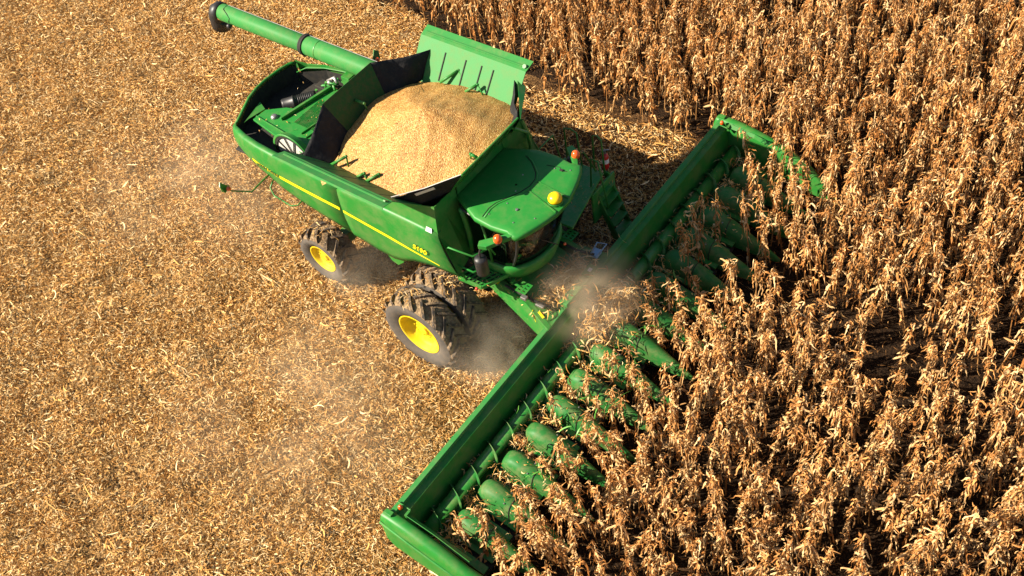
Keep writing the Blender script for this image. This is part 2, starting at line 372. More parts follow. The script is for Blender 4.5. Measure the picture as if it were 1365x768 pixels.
tag(mesh_np('straw_litter', V, F, [M['straw']]), 'loose carpet of shredded dry corn husk and straw over the harvested ground', 'crop residue', kind='stuff')
uncut = lambda X, Y: (Y >= 6.2) | ((X >= 3.3) & (Y > -6.3))
V, F = litter(42000, RNG, (-14, 20), (-6.5, 22), uncut, 0.08, 0.32, 0.005, 0.013, 0.10, 4)
tag(mesh_np('fallen_leaves', V, F, [M['stalk']]), 'fallen dry leaves lying on dark soil between the standing corn rows', 'fallen leaves', kind='stuff')

# ------------------------------------------------------------------ corn plants
def leaf_set(rng, n, zlo, zhi, Lr, Wr, out, droop, K=9):
    z0 = rng.uniform(zlo, zhi, n); az = rng.uniform(0, 2*np.pi, n); L = rng.uniform(*Lr, n); wd = rng.uniform(*Wr, n)
    e0 = rng.uniform(0.2, 1.2, n); e1 = -rng.uniform(*droop, n); bend = rng.uniform(0.18, 0.5, n)
    spin = rng.normal(0, 1.4, n); tw = rng.normal(0, 2.6, n); tw0 = rng.uniform(-0.5, 0.5, n)
    P = np.zeros((n, K, 3)); W = np.zeros((n, K, 3)); P[:, 0] = np.stack([0*z0, 0*z0, z0], -1)
    for i in range(K):
        t = i/(K-1); sm = 1/(1+np.exp(-(t-bend)*11)); e = e0*(1-sm)+e1*sm+rng.normal(0, 0.45, n)*(t > 0.1); a = az+spin*t+rng.normal(0, 0.5, n)*(t > 0.2)
        dv = np.stack([np.cos(a)*np.cos(e)*out, np.sin(a)*np.cos(e)*out, np.sin(e)], -1)
        if i: P[:, i] = P[:, i-1]+dv*(L/(K-1))[:, None]
        side = np.stack([-np.sin(a), np.cos(a), 0*a], -1); nrm = np.cross(side, dv); nrm /= np.linalg.norm(nrm, axis=1, keepdims=True)+1e-9
        ang = (tw0+tw*t)[:, None]; prof = (0.45+0.75*math.sin(math.pi*min(1, t*0.9+0.15)))*(1 if i < K-1 else 0.25)
        W[:, i] = (side*np.cos(ang)+nrm*np.sin(ang))*(wd*prof*(1+rng.normal(0, .22, n)))[:, None]
    return strips(P, W)
def corn_variant(seed):
    rng = np.random.default_rng(seed); H = rng.uniform(1.75, 2.15)
    lv = [leaf_set(rng, 14, 0.65, H*0.97, (0.38, 0.78), (0.008, 0.017), 0.40, (0.9, 1.5), 10),
          leaf_set(rng, 18, H*0.72, H, (0.14, 0.42), (0.006, 0.014), 0.80, (0.2, 1.4), 7),
          leaf_set(rng, 4, 0.3, 0.9, (0.35, 0.6), (0.016, 0.028), 0.5, (1.0, 1.5))]
    leaves = join(lv)
    n = 6; K = 6; rr = np.linspace(0.016, 0.006, K); ph = np.arange(n)*2*np.pi/n
    lean = rng.normal(0, 0.03, 2); zz = np.linspace(0, H, K)
    V = np.stack([np.stack([lean[0]*z/2+r*np.cos(ph), lean[1]*z/2+r*np.sin(ph), 0*ph+z], -1) for z, r in zip(zz, rr)]).reshape(-1, 3)
    F = [(i*n+j, i*n+(j+1) % n, (i+1)*n+(j+1) % n, (i+1)*n+j) for i in range(K-1) for j in range(n)]
    stalk = (V, np.array(F))
    # a drooping ear in its husk plus a few loose husk blades
    ea = []
    for q in range(rng.integers(1, 3)):
        z = rng.uniform(0.85, 1.2); a = rng.uniform(0, 6.28); tilt = rng.uniform(0.4, 2.4); d = np.array([math.cos(a)*math.sin(tilt), math.sin(a)*math.sin(tilt), math.cos(tilt)])
        x = np.cross(d, [0.3, 0.2, 1.0]); x /= np.linalg.norm(x); y = np.cross(d, x); pr = [(0.010, 0), (0.024, 0.04), (0.027, 0.10), (0.018, 0.16), (0.004, 0.21)]
        V = np.concatenate([np.array([0, 0, z])+d*(o+0.01)+np.stack([(x*math.cos(b)+y*math.sin(b))*r0 for b in ph]) for r0, o in pr])
        F = [(i*n+j, i*n+(j+1) % n, (i+1)*n+(j+1) % n, (i+1)*n+j) for i in range(4) for j in range(n)]
        ea.append((V, np.array(F)))
        V, F = leaf_set(rng, 4, z, z+0.08, (0.14, 0.24), (0.012, 0.02), 0.8, (0.4, 1.4), 5); ea.append((V, F))
    return stalk, leaves, join(ea), H
NV = 12
VAR = [corn_variant(100+i) for i in range(NV)]
VMESH = []
for i, (st, lf, er, H) in enumerate(VAR):
    out = []
    for nm, (V, F), mm in (('stalk', st, M['stalk']), ('leaves', lf, M['leaf']), ('ear', er, M['ear'])):
        o = mesh_np(nm, V, F, [mm]); out.append(o.data); bpy.data.objects.remove(o)
    VMESH.append(out)
spots = []
for k in range(-8, 26):
    y = (k+0.5)*0.762
    x = -16.0 if y > 6.1 else 3.45+random.uniform(0, 0.35)
    drop = RNG.uniform(0, 1)
    while x < 20:
        x += random.uniform(0.14, 0.22)
        if y < 6.1 and x < 3.5: continue
        yy = y+random.gauss(0, 0.04)
        if k in (2, 3, 4) and 4.1 < x < 6.6 and random.random() < {2: 0.1, 3: 1.0, 4: 0.35}[k]: continue
        if k in (2, 3, 4) and 6.6 <= x and random.random() < {2: 0.25, 3: 0.95, 4: 0.1}[k]: continue
        if y < 6.1 and x < 5.1 and random.random() < 0.30: continue
        if k == -1 and x < 5.5: continue
        if k == 8 and random.random() < 0.2: continue
        if k == 0 and x < 4.0: continue
        if math.sin(x*1.9+y*3.3)+math.sin(x*0.83-y*1.7) > 1.62 and random.random() < 0.75: continue
        if random.random() < 0.05: continue
        if k == 8 and (x < -5.5 or (x < -2 and random.random() < 0.5)): continue
        if k == 9 and (x < -9.5 or (x < -7 and random.random() < 0.5)): continue
        spots.append((x, yy))
S = np.array(spots); vis, uu, vv = in_view(S[:, 0], S[:, 1], np.full(len(S), 1.2), 330)
S = S[vis]; inner, _, _ = in_view(S[:, 0], S[:, 1], np.full(len(S), 1.4), -15)
dist = np.linalg.norm(np.column_stack([S, np.full(len(S), 1.4)])-np.array(CAMPOS), axis=1)+np.where(inner, 0, 1000)
order = np.argsort(dist); near = order[:300]; far = order[300:]
def plant_tf():
    return random.randrange(NV), random.uniform(0, 6.28), random.uniform(0.86, 1.12), random.gauss(0, 0.11), random.gauss(0, 0.11)
def bent(x):   # stalks already between the snouts are pushed forward and lowered a little
    return 0.0
for i in near:
    x, y = S[i]; vi, rz, s, tx, ty = plant_tf()
    inhead = x < 5.2 and y < 6.1
    o = empty('corn_plant', (x, y, float(hgt(x, y))-0.02)); o.rotation_euler = (tx, ty+(0.10 if inhead else 0), rz); o.scale = (s, s, s*(0.80 if inhead else 1))
    if inhead: tag(o, 'dry tan corn plant standing between the green snouts of the corn header', 'corn plant', 'corn plants caught between the header snouts')
    else: tag(o, 'dry tan corn plant standing in the uncut rows ahead of the header snouts', 'corn plant', 'corn plants ahead of the header')
    for me, nm in zip(VMESH[vi], ('stalk', 'leaves', 'ear')):
        c = bpy.data.objects.new(nm, me); COL.objects.link(c); c.parent = o
PV = []; PF = []; PM = []; n0 = 0
for i in far:
    x, y = S[i]; vi, rz, s, tx, ty = plant_tf(); c, s_ = math.cos(rz), math.sin(rz)
    for mi, (V, F) in enumerate(VAR[vi][:3]):
        V2 = V*s; X = V2[:, 0]*c-V2[:, 1]*s_+tx*V2[:, 2]; Y = V2[:, 0]*s_+V2[:, 1]*c+ty*V2[:, 2]
        PV.append(np.stack([X+x, Y+y, V2[:, 2]+float(hgt(x, y))-0.02], -1)); PF.append(F+n0); n0 += len(V); PM.append(np.full(len(F), mi))
o = mesh_np('standing_corn', np.concatenate(PV), np.concatenate(PF), [M['stalk'], M['leaf'], M['ear']], matidx=np.concatenate(PM))
tag(o, 'wide mass of dry standing corn rows across the far side of the field', 'corn field', kind='stuff')
print('plants', len(S), 'litter ok')

# ================================================================== the harvester
H0 = empty('combine_harvester', (0, 0, 0))
tag(H0, 'large green combine harvester with yellow wheels, full open grain tank and wide corn header', 'harvester')
G = M['green']
# ---- chassis and inner hull
b = MB(); b.box((-2.0, 0, 2.15), (4.0, 2.2, 1.5)); b.box((-4.3, 0, 2.75), (0.9, 1.8, 0.3)); b.box((0.1, 0, 1.5), (1.2, 1.7, 0.9)); b.build('chassis', M['dark'], H0, bevel=0.03)
b = MB(); b.box((0, 0, 0.95), (0.35, 4.0, 0.35)); b.box((-3.57, 0, 0.75), (0.3, 2.7, 0.3)); b.box((-3.57, 0, 1.1), (0.4, 0.7, 0.6)); b.build('axle', M['green_dusty'], H0, bevel=0.03)

# ---- side panels: stations of (top point, bottom point)
ST = [((-6.20, 1.12, 3.20), (-6.20, 1.10, 2.72)), ((-6.0, 1.27, 3.29), (-5.98, 1.27, 2.74)), ((-5.5, 1.42, 3.36), (-5.5, 1.45, 2.78)),
      ((-5.0, 1.50, 3.39), (-5.0, 1.55, 2.72)), ((-4.4, 1.55, 3.42), (-4.4, 1.61, 2.52)), ((-3.8, 1.57, 3.43), (-3.8, 1.63, 2.37)),
      ((-3.05, 1.59, 3.44), (-3.05, 1.64, 2.25)), ((-2.40, 1.60, 3.44), (-2.30, 1.64, 2.13))]
ST2 = [((-2.38, 1.62, 3.40), (-2.27, 1.65, 2.12)), ((-2.2, 1.62, 3.47), (-2.1, 1.65, 2.09)), ((-1.5, 1.61, 3.46), (-1.55, 1.65, 2.0)), ((-1.05, 1.60, 3.45), (-1.12, 1.65, 1.97)),
       ((-0.8, 1.60, 3.45), (-0.86, 1.65, 2.04)), ((-0.5, 1.60, 3.45), (-0.5, 1.65, 2.24)), ((-0.05, 1.60, 3.44), (0.05, 1.65, 2.40)), ((0.38, 1.60, 3.44), (0.76, 1.65, 2.46))]
def panel_pt(st, v):
    a, c = Vector(st[0]), Vector(st[1]); p = a.lerp(c, v)
    p.y += 0.05*math.sin(math.pi*min(1, v*1.0))**0.7 if 0 < v < 1 else 0
    return p
def side(name, stations, sgn, parent):
    rows = []
    vs = [0, 0.06, 0.16, 0.3, 0.45, 0.6, 0.75, 0.9, 1.0]
    for st in stations:
        row = []
        top = Vector(st[0]); row.append(Vector((top.x, (top.y-0.10), top.z+0.015)))
        row += [panel_pt(st, v) for v in vs]
        bt = Vector(st[1]); row.append(Vector((bt.x, bt.y-0.10, bt.z-0.02)))
        rows.append([Vector((p.x, p.y*sgn, p.z)) for p in row])
    o = MB().grid(rows).build(name, G, parent, solid=0.02 if sgn > 0 else -0.02, smooth=True); return o
for sgn in (-1, 1):
    o = side('rear_side_panel', ST, sgn, H0)
    o2 = side('front_side_panel', ST2, sgn, H0)
# stripe following the panel
ALL = ST+ST2
def stripe_z(x): return interp([-5.3, -2.3, 0.35], [2.95, 2.86, 2.56], x)
def surf(x, z, sgn, off=0.03):
    sts = ST if x < -2.39 else ST2
    for a, c in zip(sts[:-1], sts[1:]):
        # evaluate both stations at height z, then blend on x
        def at(st):
            zt, zb = st[0][2], st[1][2]; v = max(0, min(1, (zt-z)/(zt-zb))); return panel_pt(st, v)
        pa, pc = at(a), at(c)
        if pa.x <= x <= pc.x or (a is sts[0] and x < pa.x) or (c is sts[-1] and x > pc.x):
            t = (x-pa.x)/(pc.x-pa.x); p = pa.lerp(pc, t); return Vector((x, (p.y+off)*sgn, z))
    p = at(sts[-1]); return Vector((x, (p.y+off)*sgn, z))
for sgn in (-1, 1):
    for (xa, xb) in ((-5.22, -2.42), (-2.30, 0.30)):
        rows = []
        N = 16
        for i in range(N+1):
            x = xa+(xb-xa)*i/N; hw = 0.040 if xb < 0 else 0.036*(1-0.7*max(0, (x+0.9)/1.2))
            z = stripe_z(x); rows.append([surf(x, z+hw, sgn), surf(x, z, sgn), surf(x, z-hw, sgn)])
        o = MB().grid(rows).build('yellow_stripe', M['stripe'], H0, solid=0.004)
def text_obj(name, body, size, origin, xdir, ydir, m_, parent, extrude=0.004, shear=0.0, sx=1.0):
    cu = bpy.data.curves.new(name, 'FONT'); cu.body = body; cu.size = size; cu.extrude = extrude; cu.shear = shear; cu.offset = size*0.02
    t = bpy.data.objects.new(name, cu); COL.objects.link(t)
    dg = bpy.context.evaluated_depsgraph_get(); me = bpy.data.meshes.new_from_object(t.evaluated_get(dg)); bpy.data.objects.remove(t)
    o = bpy.data.objects.new(name, me); COL.objects.link(o); me.materials.clear(); me.materials.append(m_); o.parent = parent
    x = Vector(xdir).normalized(); y = Vector(ydir); y = (y-x*y.dot(x)).normalized(); z = x.cross(y)
    mm = Matrix((x*sx, y, z)).transposed().to_4x4(); mm.translation = Vector(origin); o.matrix_local = mm; return o
a = surf(-5.02, stripe_z(-5.02)-0.026, -1, 0.045); c = surf(-4.0, stripe_z(-4.0)-0.026, -1, 0.045)
text_obj('lettering', 'JOHN DEERE', 0.105, a, c-a, (0, 0, 1), M['letter'], H0, sx=1.25)
a = surf(-0.34, 2.80, -1, 0.055); c = surf(0.15, 2.76, -1, 0.055)
text_obj('lettering', 'S690', 0.19, a, c-a, (0, 0, 1), M['stripe'], H0, shear=0.2, sx=1.0)
a = surf(-4.0, stripe_z(-4.0)-0.026, 1, 0.045); c = surf(-5.02, stripe_z(-5.02)-0.026, 1, 0.045)
text_obj('lettering', 'JOHN DEERE', 0.105, a, c-a, (0, 0, 1), M['letter'], H0, sx=1.25)
# lower skirt bracket ahead of the rear wheel
for s in (-1, 1):
    b = MB(); b.prism([(-1.28, s*1.60, 2.02), (-0.86, s*1.60, 2.06), (-0.95, s*1.60, 1.85), (-1.15, s*1.60, 1.66), (-1.32, s*1.60, 1.72), (-1.45, s*1.60, 1.93)], (0, -s*0.12, 0)); recalc(b.build('panel_bracket', M['green_dusty'], H0, bevel=0.01))
# ---- rear hood wall
RH = [(-6.20, -1.12, 3.20), (-6.30, -0.85, 3.22), (-6.37, -0.62, 3.28), (-6.41, -0.34, 3.40), (-6.49, 0.0, 3.41), (-6.52, 0.35, 3.41), (-6.47, 0.8, 3.42), (-6.38, 1.05, 3.44), (-6.30, 1.16, 3.43), (-6.2, 1.12, 3.30)]
rows = []
for (x, y, z) in RH:
    rows.append([(x+0.05, y, z-0.02), (x+0.01, y, z+0.015), (x-0.03, y, z-0.01), (x-0.09, y, z-0.3), (x-0.05, y*0.98, 2.78)])
MB().grid(rows).build('rear_hood', G, H0, solid=-0.025, smooth=True)
# raised left rear corner
b = MB(); b.grid([[(-6.30, 1.14, 3.45), (-6.30, 1.20, 3.1)], [(-6.02, 1.26, 3.36), (-6.02, 1.32, 3.0)], [(-5.5, 1.38, 3.42), (-5.5, 1.45, 3.0)], [(-4.6, 1.48, 3.45), (-4.6, 1.55, 3.0)]]); b.build('hood_rim', G, H0, solid=0.03)
# ---- engine deck
b = MB(); b.prism([(-5.95, -0.32, 3.12), (-5.98, -0.72, 3.12), (-5.2, -0.86, 3.12), (-4.85, -0.92, 3.12), (-2.9, -1.12, 3.12), (-2.9, 1.0, 3.12), (-5.05, 1.05, 3.12), (-5.33, 0.05, 3.12), (-5.55, -0.02, 3.12)], (0, 0, 0.06)); recalc(b.build('engine_deck', M['green_roof'], H0, bevel=0.015))
b = MB(); b.bar((-5.33, -0.42, 3.22), (-5.02, 1.05, 3.24), 0.07, 0.08); b.bar((-5.95, -0.62, 3.2), (-4.2, -0.80, 3.2), 0.03, 0.05); b.bar((-4.55, -0.55, 3.2), (-4.3, 1.0, 3.2), 0.03, 0.05); b.bar((-4.35, -0.6, 3.2), (-4.1, 0.9, 3.2), 0.02, 0.04); build_each(b, 'deck_rib', G, H0, bevel=0.01)
# fine mesh grille on the deck
b = MB()
for i in range(22): b.box((-5.0+i*0.03, 0.12, 3.187), (0.012, 0.9, 0.006))
b.build('deck_grille', M['green_dusty'], H0)
MB().lathe([(0.001, 0.06), (0.06, 0.06), (0.085, 0.03), (0.09, 0)], (-5.55, -0.42, 3.18), (0, 0, 1), 20).build('filler_cap', M['steel'], H0, smooth=True)
# dark bay behind the deck
b = MB(); b.prism([(x+0.02, y*0.985, 2.88) for x, y, z in RH]+[(-5.6, 1.42, 2.88), (-4.6, 1.5, 2.88), (-4.0, 1.5, 2.88), (-4.0, -1.55, 2.88), (-5.0, -1.50, 2.88), (-5.6, -1.38, 2.88)], (0, 0, -0.04)); b.box((-4.9, 1.15, 2.8), (1.5, 0.3, 0.5)); b.box((-5.1, 0.3, 2.7), (0.4, 1.9, 0.8)); b.box((-5.0, -1.18, 2.80), (2.0, 0.5, 0.06)); b.build('engine_bay', M['dark'], H0, bevel=0.02)
b = MB(); b.lathe([(0.001, -0.42), (0.13, -0.42), (0.15, -0.38), (0.15, -0.16), (0.165, -0.15), (0.165, -0.12), (0.15, -0.11), (0.15, 0.36), (0.13, 0.42), (0.001, 0.42)], (-5.72, 0.50, 2.92), (0.62, 0.78, 0.0), 24)
for i in range(8): b.lathe([(0.15, -0.003), (0.157, 0.006), (0.15, 0.015)], (-5.72+0.62*(-0.02+i*0.045), 0.50+0.78*(-0.02+i*0.045), 2.92), (0.62, 0.78, 0.0), 24)
b.build('air_cleaner', M['black'], H0, smooth=True)
b = MB(); b.tube([(-5.65, 1.0, 2.9), (-5.45, 1.1, 3.05), (-5.2, 1.15, 3.1), (-5.0, 1.05, 3.3), (-4.85, 0.95, 3.25)], 0.035); b.tube([(-5.3, 1.2, 3.0), (-5.1, 1.3, 3.25), (-4.8, 1.2, 3.3)], 0.02); b.tube([(-5.2, 0.9, 3.0), (-5.15, 0.98, 3.35), (-4.8, 1.0, 3.4)], 0.025)
build_each(b, 'hose', M['green_dusty'], H0, smooth=True)
b = MB(); b.tube([(-5.2, 1.08, 3.28), (-5.05, 1.2, 3.36), (-4.9, 1.1, 3.3)], 0.05, 10); b.sphere((-5.05, 1.02, 3.34), 0.07, 10, 6); b.build('hydraulic_fitting', M['steel'], H0, smooth=True)
b = MB(); b.box((-6.02, -0.55, 3.1), (0.16, 0.05, 0.05)); b.build('latch', M['steel'], H0, bevel=0.01)
MB().box((-6.05, -0.36, 3.12), (0.05, 0.16, 0.01)).build('warning_label', M['stripe'], H0)
MB().grid([[(-6.1, -0.9, 3.16), (-6.1, -0.75, 3.16)], [(-6.25, -0.2, 3.2), (-6.0, -0.3, 3.16)]]).build('hood_bracket', G, H0, solid=0.02)
b = MB(); b.grid([[(x+0.03-0.02*(x < -6.3), y*0.965, z-0.10), (x+0.03, y*0.96, 2.86)] for x, y, z in RH]+[[(-5.5, 1.36, 3.30), (-5.5, 1.36, 2.8)], [(-4.6, 1.44, 3.34), (-4.6, 1.44, 2.8)]]); b.build('bay_liner', M['dark'], H0)
# rotary screen
b = MB(); cx_, cz_ = -4.45, 2.92
b.lathe([(0.001, 0.0), (0.52, 0.0)], (cx_, -0.985, cz_), (0, -1, 0), 40); b.build('rotary_screen', M['white'], H0)
b = MB(); b.lathe([(0.50, -0.1), (0.50, 0.025), (0.56, 0.025), (0.56, -0.1)], (cx_, -0.98, cz_), (0, -1, 0), 40)
for a in (-0.9, -0.25, 0.35, 0.95): b.bar((cx_, -1.005, cz_), (cx_+0.5*math.sin(a), -1.005, cz_+0.5*math.cos(a)), 0.02, 0.02)
b.build('screen_frame', M['dark'], H0)
b = MB(); b.lathe([(0.565, -0.12), (0.60, 0.0), (0.62, 0.03), (0.565, 0.03)], (cx_, -0.98, cz_), (0, -1, 0), 40); b.build('screen_shroud', G, H0, smooth=True)

# ---- grain tank
TZ = 4.0
b = MB()
ring0 = [(-2.85, -1.50, 3.35), (-2.85, 1.50, 3.35), (0.36, 1.50, 3.35), (0.36, -1.50, 3.35)]
for s in (-1, 1):
    b.grid([[(-2.85, s*1.58, 3.43), (-2.85, s*1.50, 3.98)], [(0.0, s*1.58, 3.44), (0.0, s*1.50, 4.0)], [(0.36, s*1.58, 3.44), (0.30, s*1.46, 4.06)]])
b.grid([[(-2.85, -1.5, 3.1), (-2.80, -1.5, 3.98)], [(-2.85, 1.5, 3.1), (-2.80, 1.5, 3.98)]])
b.build('grain_tank', G, H0, solid=-0.02)
# front wall of the tank, behind the cab (in shade)
b = MB()
for s in (-1, 1):
    b.grid([[(0.37, s*1.60, 3.44), (0.74, s*1.64, 2.48)], [(0.33, s*1.2, 3.60), (0.62, s*1.2, 2.42)], [(0.30, s*0.80, 3.62), (0.42, s*0.80, 2.3)]])
    b.grid([[(0.30, s*1.46, 4.06), (0.37, s*1.60, 3.44)], [(0.30, s*1.1, 4.05), (0.33, s*1.2, 3.60)], [(0.30, s*0.75, 4.02), (0.30, s*0.80, 3.62)]])
b.grid([[(0.30, -0.8, 4.05), (0.30, -0.8, 2.3)], [(0.30, 0.8, 4.05), (0.30, 0.8, 2.3)]])
b.build('tank_front_wall', G, H0, solid=0.015)
MB().prism([surf(-0.02, 3.40, -1, 0.02)+Vector((0.1, 0.05, 0.12)), surf(0.12, 3.40, -1, 0.02)+Vector((0.1, 0.05, 0.12)), surf(0.12, 3.30, -1, 0.02)+Vector((0.12, 0.02, 0.14)), surf(-0.02, 3.30, -1, 0.02)+Vector((0.1, 0.02, 0.14))], (0, -0.004, 0.004)).build('white_label', M['label'], H0)
# flaps
hop = []   # hopper polygons, used to trim the grain heap
for s in (-1, 1):
    h0, h1 = Vector((-2.78, s*1.50, 4.0)), Vector((0.02, s*1.50, 4.0))
    c0, c1 = Vector((-2.90 if s < 0 else -2.86, s*2.17, 4.69)), Vector((0.0, s*2.17, 4.69))
    l0, l1 = Vector((-2.95 if s < 0 else -2.86, s*2.43, 4.78)), Vector((0.02, s*2.44, 4.78))
    rows = [[h0, h1], [c0, c1], [l0, l1], [l0+Vector((0, s*0.015, -0.03)), l1+Vector((0, s*0.015, -0.03))]]
    fl = MB().grid(rows).build('tank_flap', M['green_flap'], H0, solid=0.014)
    hop.append([h0, h1, l1, l0])
    b = MB(); nrm = Vector((0, -s*0.69, 0.72))
    for t in ((0.14, 0.32, 0.5, 0.68, 0.86) if s < 0 else (0.27, 0.47, 0.62, 0.73)):
        p = h0.lerp(h1, t).lerp(c0.lerp(c1, t), 0.15)+nrm*0.008; q = h0.lerp(h1, t).lerp(c0.lerp(c1, t), 0.93 if s < 0 else 0.80)+nrm*0.008
        b.bar(p, q, 0.022, 0.018)
    build_each(b, 'flap_rib', M['dark'], H0)
    b = MB(); p = c0.lerp(l0, 0.38)+nrm*0.015; q = c1.lerp(l1, 0.38)+nrm*0.015; b.bar(p+Vector((0.1, 0, 0)), q-Vector((0.12, 0, 0)), 0.05, 0.03); b.build('flap_bead', M['green_flap'], H0, bevel=0.01)
    b = MB(); b.lathe([(0.001, 0.03), (0.05, 0.03), (0.055, 0)], q-Vector((0.09, 0, 0.0)), nrm, 6); b.build('flap_stop', G, H0)
rt = [Vector((-3.05, -0.80, 4.85)), Vector((-3.05, 0.72, 4.85))]; rb = [Vector((-2.66, -0.62, 4.0)), Vector((-2.66, 0.60, 4.0))]
MB().grid([[rb[0], rt[0]], [rb[1], rt[1]]]).build('tank_flap', M['tank_dusty_shade'], H0, solid=-0.02)
hop.append([rb[0], rb[1], rt[1], rt[0]])
ft = [Vector((0.69, -0.90, 4.66)), Vector((0.68, 0.90, 4.66))]; fb = [Vector((0.28, -0.95, 4.02)), Vector((0.28, 0.95, 4.02))]
b = MB(); b.grid([[fb[0], ft[0]], [fb[1], ft[1]]]); b.build('tank_flap', M['green'], H0, solid=0.02, bevel=0.004)
b = MB(); b.tube([ft[0]+Vector((0.01, -0.03, 0)), ft[1]+Vector((0.01, 0.03, 0))], 0.022, 8)
for k in range(4): b.bar(lerp(fb[0], fb[1], 0.15+k*0.23)+Vector((0.025, 0, 0)), lerp(ft[0], ft[1], 0.15+k*0.23)+Vector((0.025, 0, -0.03)), 0.03, 0.02)
b.build('flap_frame', G, H0)
hop.append([fb[0], fb[1], ft[1], ft[0]])
# canvas corners (gently folded cloth)
def cloth(A, B_, C2, D, nm, seedv, n=9, amp=0.035):
    """A,B top edge; D,C2 bottom edge"""
    rows = []; rr = random.Random(seedv); ph = rr.uniform(0, 6)
    nrm = (Vector(B_)-Vector(A)).cross(Vector(D)-Vector(A)).normalized()
    for i in range(n+1):
        t = i/n; a = lerp(A, B_, t)-Vector((0, 0, 0.05*math.sin(math.pi*t))); c = lerp(D, C2, t); row = []
        for j in range(n+1):
            v = j/n; f = math.sin(math.pi*t)*amp*(math.sin(ph+7*t+3*v)+0.6*math.sin(ph*2+13*t-5*v)); row.append(a.lerp(c, v)+nrm*f)
        rows.append(row)
    o = MB().grid(rows).build(nm, M['canvas'], H0, solid=0.008, smooth=True); hop.append([Vector(A), Vector(B_), Vector(C2), Vector(D)]); return o
cloth((-2.80, -1.88, 4.36), rt[0], rb[0], (-2.40, -1.52, 4.03), 'tank_canvas', 1, amp=0.03)
cloth(rt[1], (-2.46, 2.10, 4.50), (-2.45, 1.52, 4.03), rb[1], 'tank_canvas', 2, amp=0.05)
cloth((-0.22, 2.02, 4.52), ft[1], fb[1], (0.0, 1.50, 4.02), 'tank_canvas', 3)
cloth(ft[0], (-0.36, -2.02, 4.46), (-0.02, -1.50, 4.02), fb[0], 'tank_canvas', 4, amp=0.02)
# canvas rims, white inside edging on the front right
b = MB(); b.tube([ft[0], lerp(ft[0], (-0.36, -2.02, 4.46), 0.5)-Vector((0, 0, 0.045)), (-0.36, -2.02, 4.47)], 0.010, 6); b.build('canvas_rim', M['label'], H0)
p0 = lerp(ft[0], (-0.36, -2.02, 4.46), 0.40); q0 = lerp(ft[0], (-0.36, -2.02, 4.46), 0.66); dn = (Vector((0.12, -1.24, 4.0))-lerp(p0, q0, .5)).normalized(); on = Vector((0.5, -0.62, 0.2)).normalized()*0.035
MB().prism([p0+dn*0.10+on, q0+dn*0.12+on, q0+dn*0.22+on, p0+dn*0.20+on], on*0.1).build('tank_label', M['label'], H0)
# green wing outside the front left canvas
b = MB(); b.poly([(-0.18, 2.08, 4.52), (0.08, 2.0, 4.45), (0.10, 1.56, 4.02), (0.36, 0.99, 4.03), (0.72, 0.96, 4.62)]); b.build('tank_wing', G, H0, solid=0.01)
b = MB(); b.tube([(0.45, 0.95, 4.3), (0.6, 1.25, 4.0), (0.5, 1.4, 3.5), (0.45, 1.4, 2.9)], 0.035); b.tube([(0.30, 1.45, 4.05), (0.45, 1.5, 3.6)], 0.05); build_each(b, 'tank_strut', M['green_dusty'], H0)
# flap struts
def strut(p, q, k):
    b = MB(); b.tube([p, q], 0.034, 10); b.tube([q, k], 0.018, 8); b.sphere(q, 0.036, 8, 6); b.build('flap_strut', G, H0, smooth=True)
strut((-2.36, -1.58, 4.08), (-2.04, -1.38, 4.30), (-2.02, -1.42, 4.05))
strut((-1.62, -1.62, 4.10), (-1.44, -1.52, 4.22), (-1.36, -1.56, 4.02)); strut((-1.36, -1.62, 4.10), (-1.12, -1.42, 4.26), (-1.08, -1.48, 4.02))
strut((-1.88, 1.48, 4.20), (-1.62, 1.86, 4.36), (-1.42, 1.74, 4.22)); strut((-1.15, 1.46, 4.24), (-0.95, 1.66, 4.36), (-0.76, 1.58, 4.20))
strut((-2.86, -0.10, 4.50), (-2.66, -0.06, 4.46), (-2.62, -0.06, 4.30))
strut((0.56, -0.28, 4.52), (0.44, -0.32, 4.60), (0.40, -0.3, 4.45))

# ---- unloading auger
AY, AZ = 1.44, 3.80
ax = empty('unloading_auger', (-3.2, AY, AZ), H0); WORLD[ax.name] = Vector((-3.2, AY, AZ))
b = MB(); b.tube([(-9.0, AY, AZ), (-6.05, AY, AZ)], 0.215, 28); b.tube([(-6.05, AY, AZ), (-3.1, AY, AZ)], 0.235, 28); b.build('auger_tube', M['green_flap'], ax, smooth=True, bevel=0.005)
b = MB(); b.lathe([(0.236, -0.06), (0.262, -0.05), (0.262, -0.02), (0.245, 0), (0.262, 0.02), (0.262, 0.05), (0.236, 0.06)], (-6.05, AY, AZ), (1, 0, 0), 32); b.build('clamp_band', M['dark'], ax, smooth=True)
b = MB(); b.lathe([(0.237, -0.02), (0.243, -0.01), (0.243, 0.01), (0.237, 0.02)], (-5.6, AY, AZ), (1, 0, 0), 32); b.build('tube_flange', M['green_dusty'], ax, smooth=True)
b = MB(); pts = []
for i in range(40):
    x = -8.8+i*0.145; rr = 0.217 if x < -6.1 else 0.239; a = 0.55+0.03*math.sin(i*0.9); pts.append((x, AY+math.cos(a)*rr*0.7-0.02, AZ+math.sqrt(max(0, rr*rr-(math.cos(a)*rr*0.7-0.02)**2))+0.005))
b.tube(pts, 0.009, 6); pts = [(-8.8, AY+0.05, AZ+0.215), (-8.78, AY-0.09, AZ+0.205), (-8.6, AY-0.16, AZ+0.155), (-8.5, AY-0.2, AZ+0.09), (-8.55, AY-0.23, AZ-0.02)]; b.tube(pts, 0.009, 6); b.build('auger_cable', M['black'], ax)
b = MB(); b.sphere((-8.52, AY-0.27, AZ-0.10), 0.07, 12, 8); b.build('work_light', M['black'], ax, smooth=True)
b = MB(); rows = []
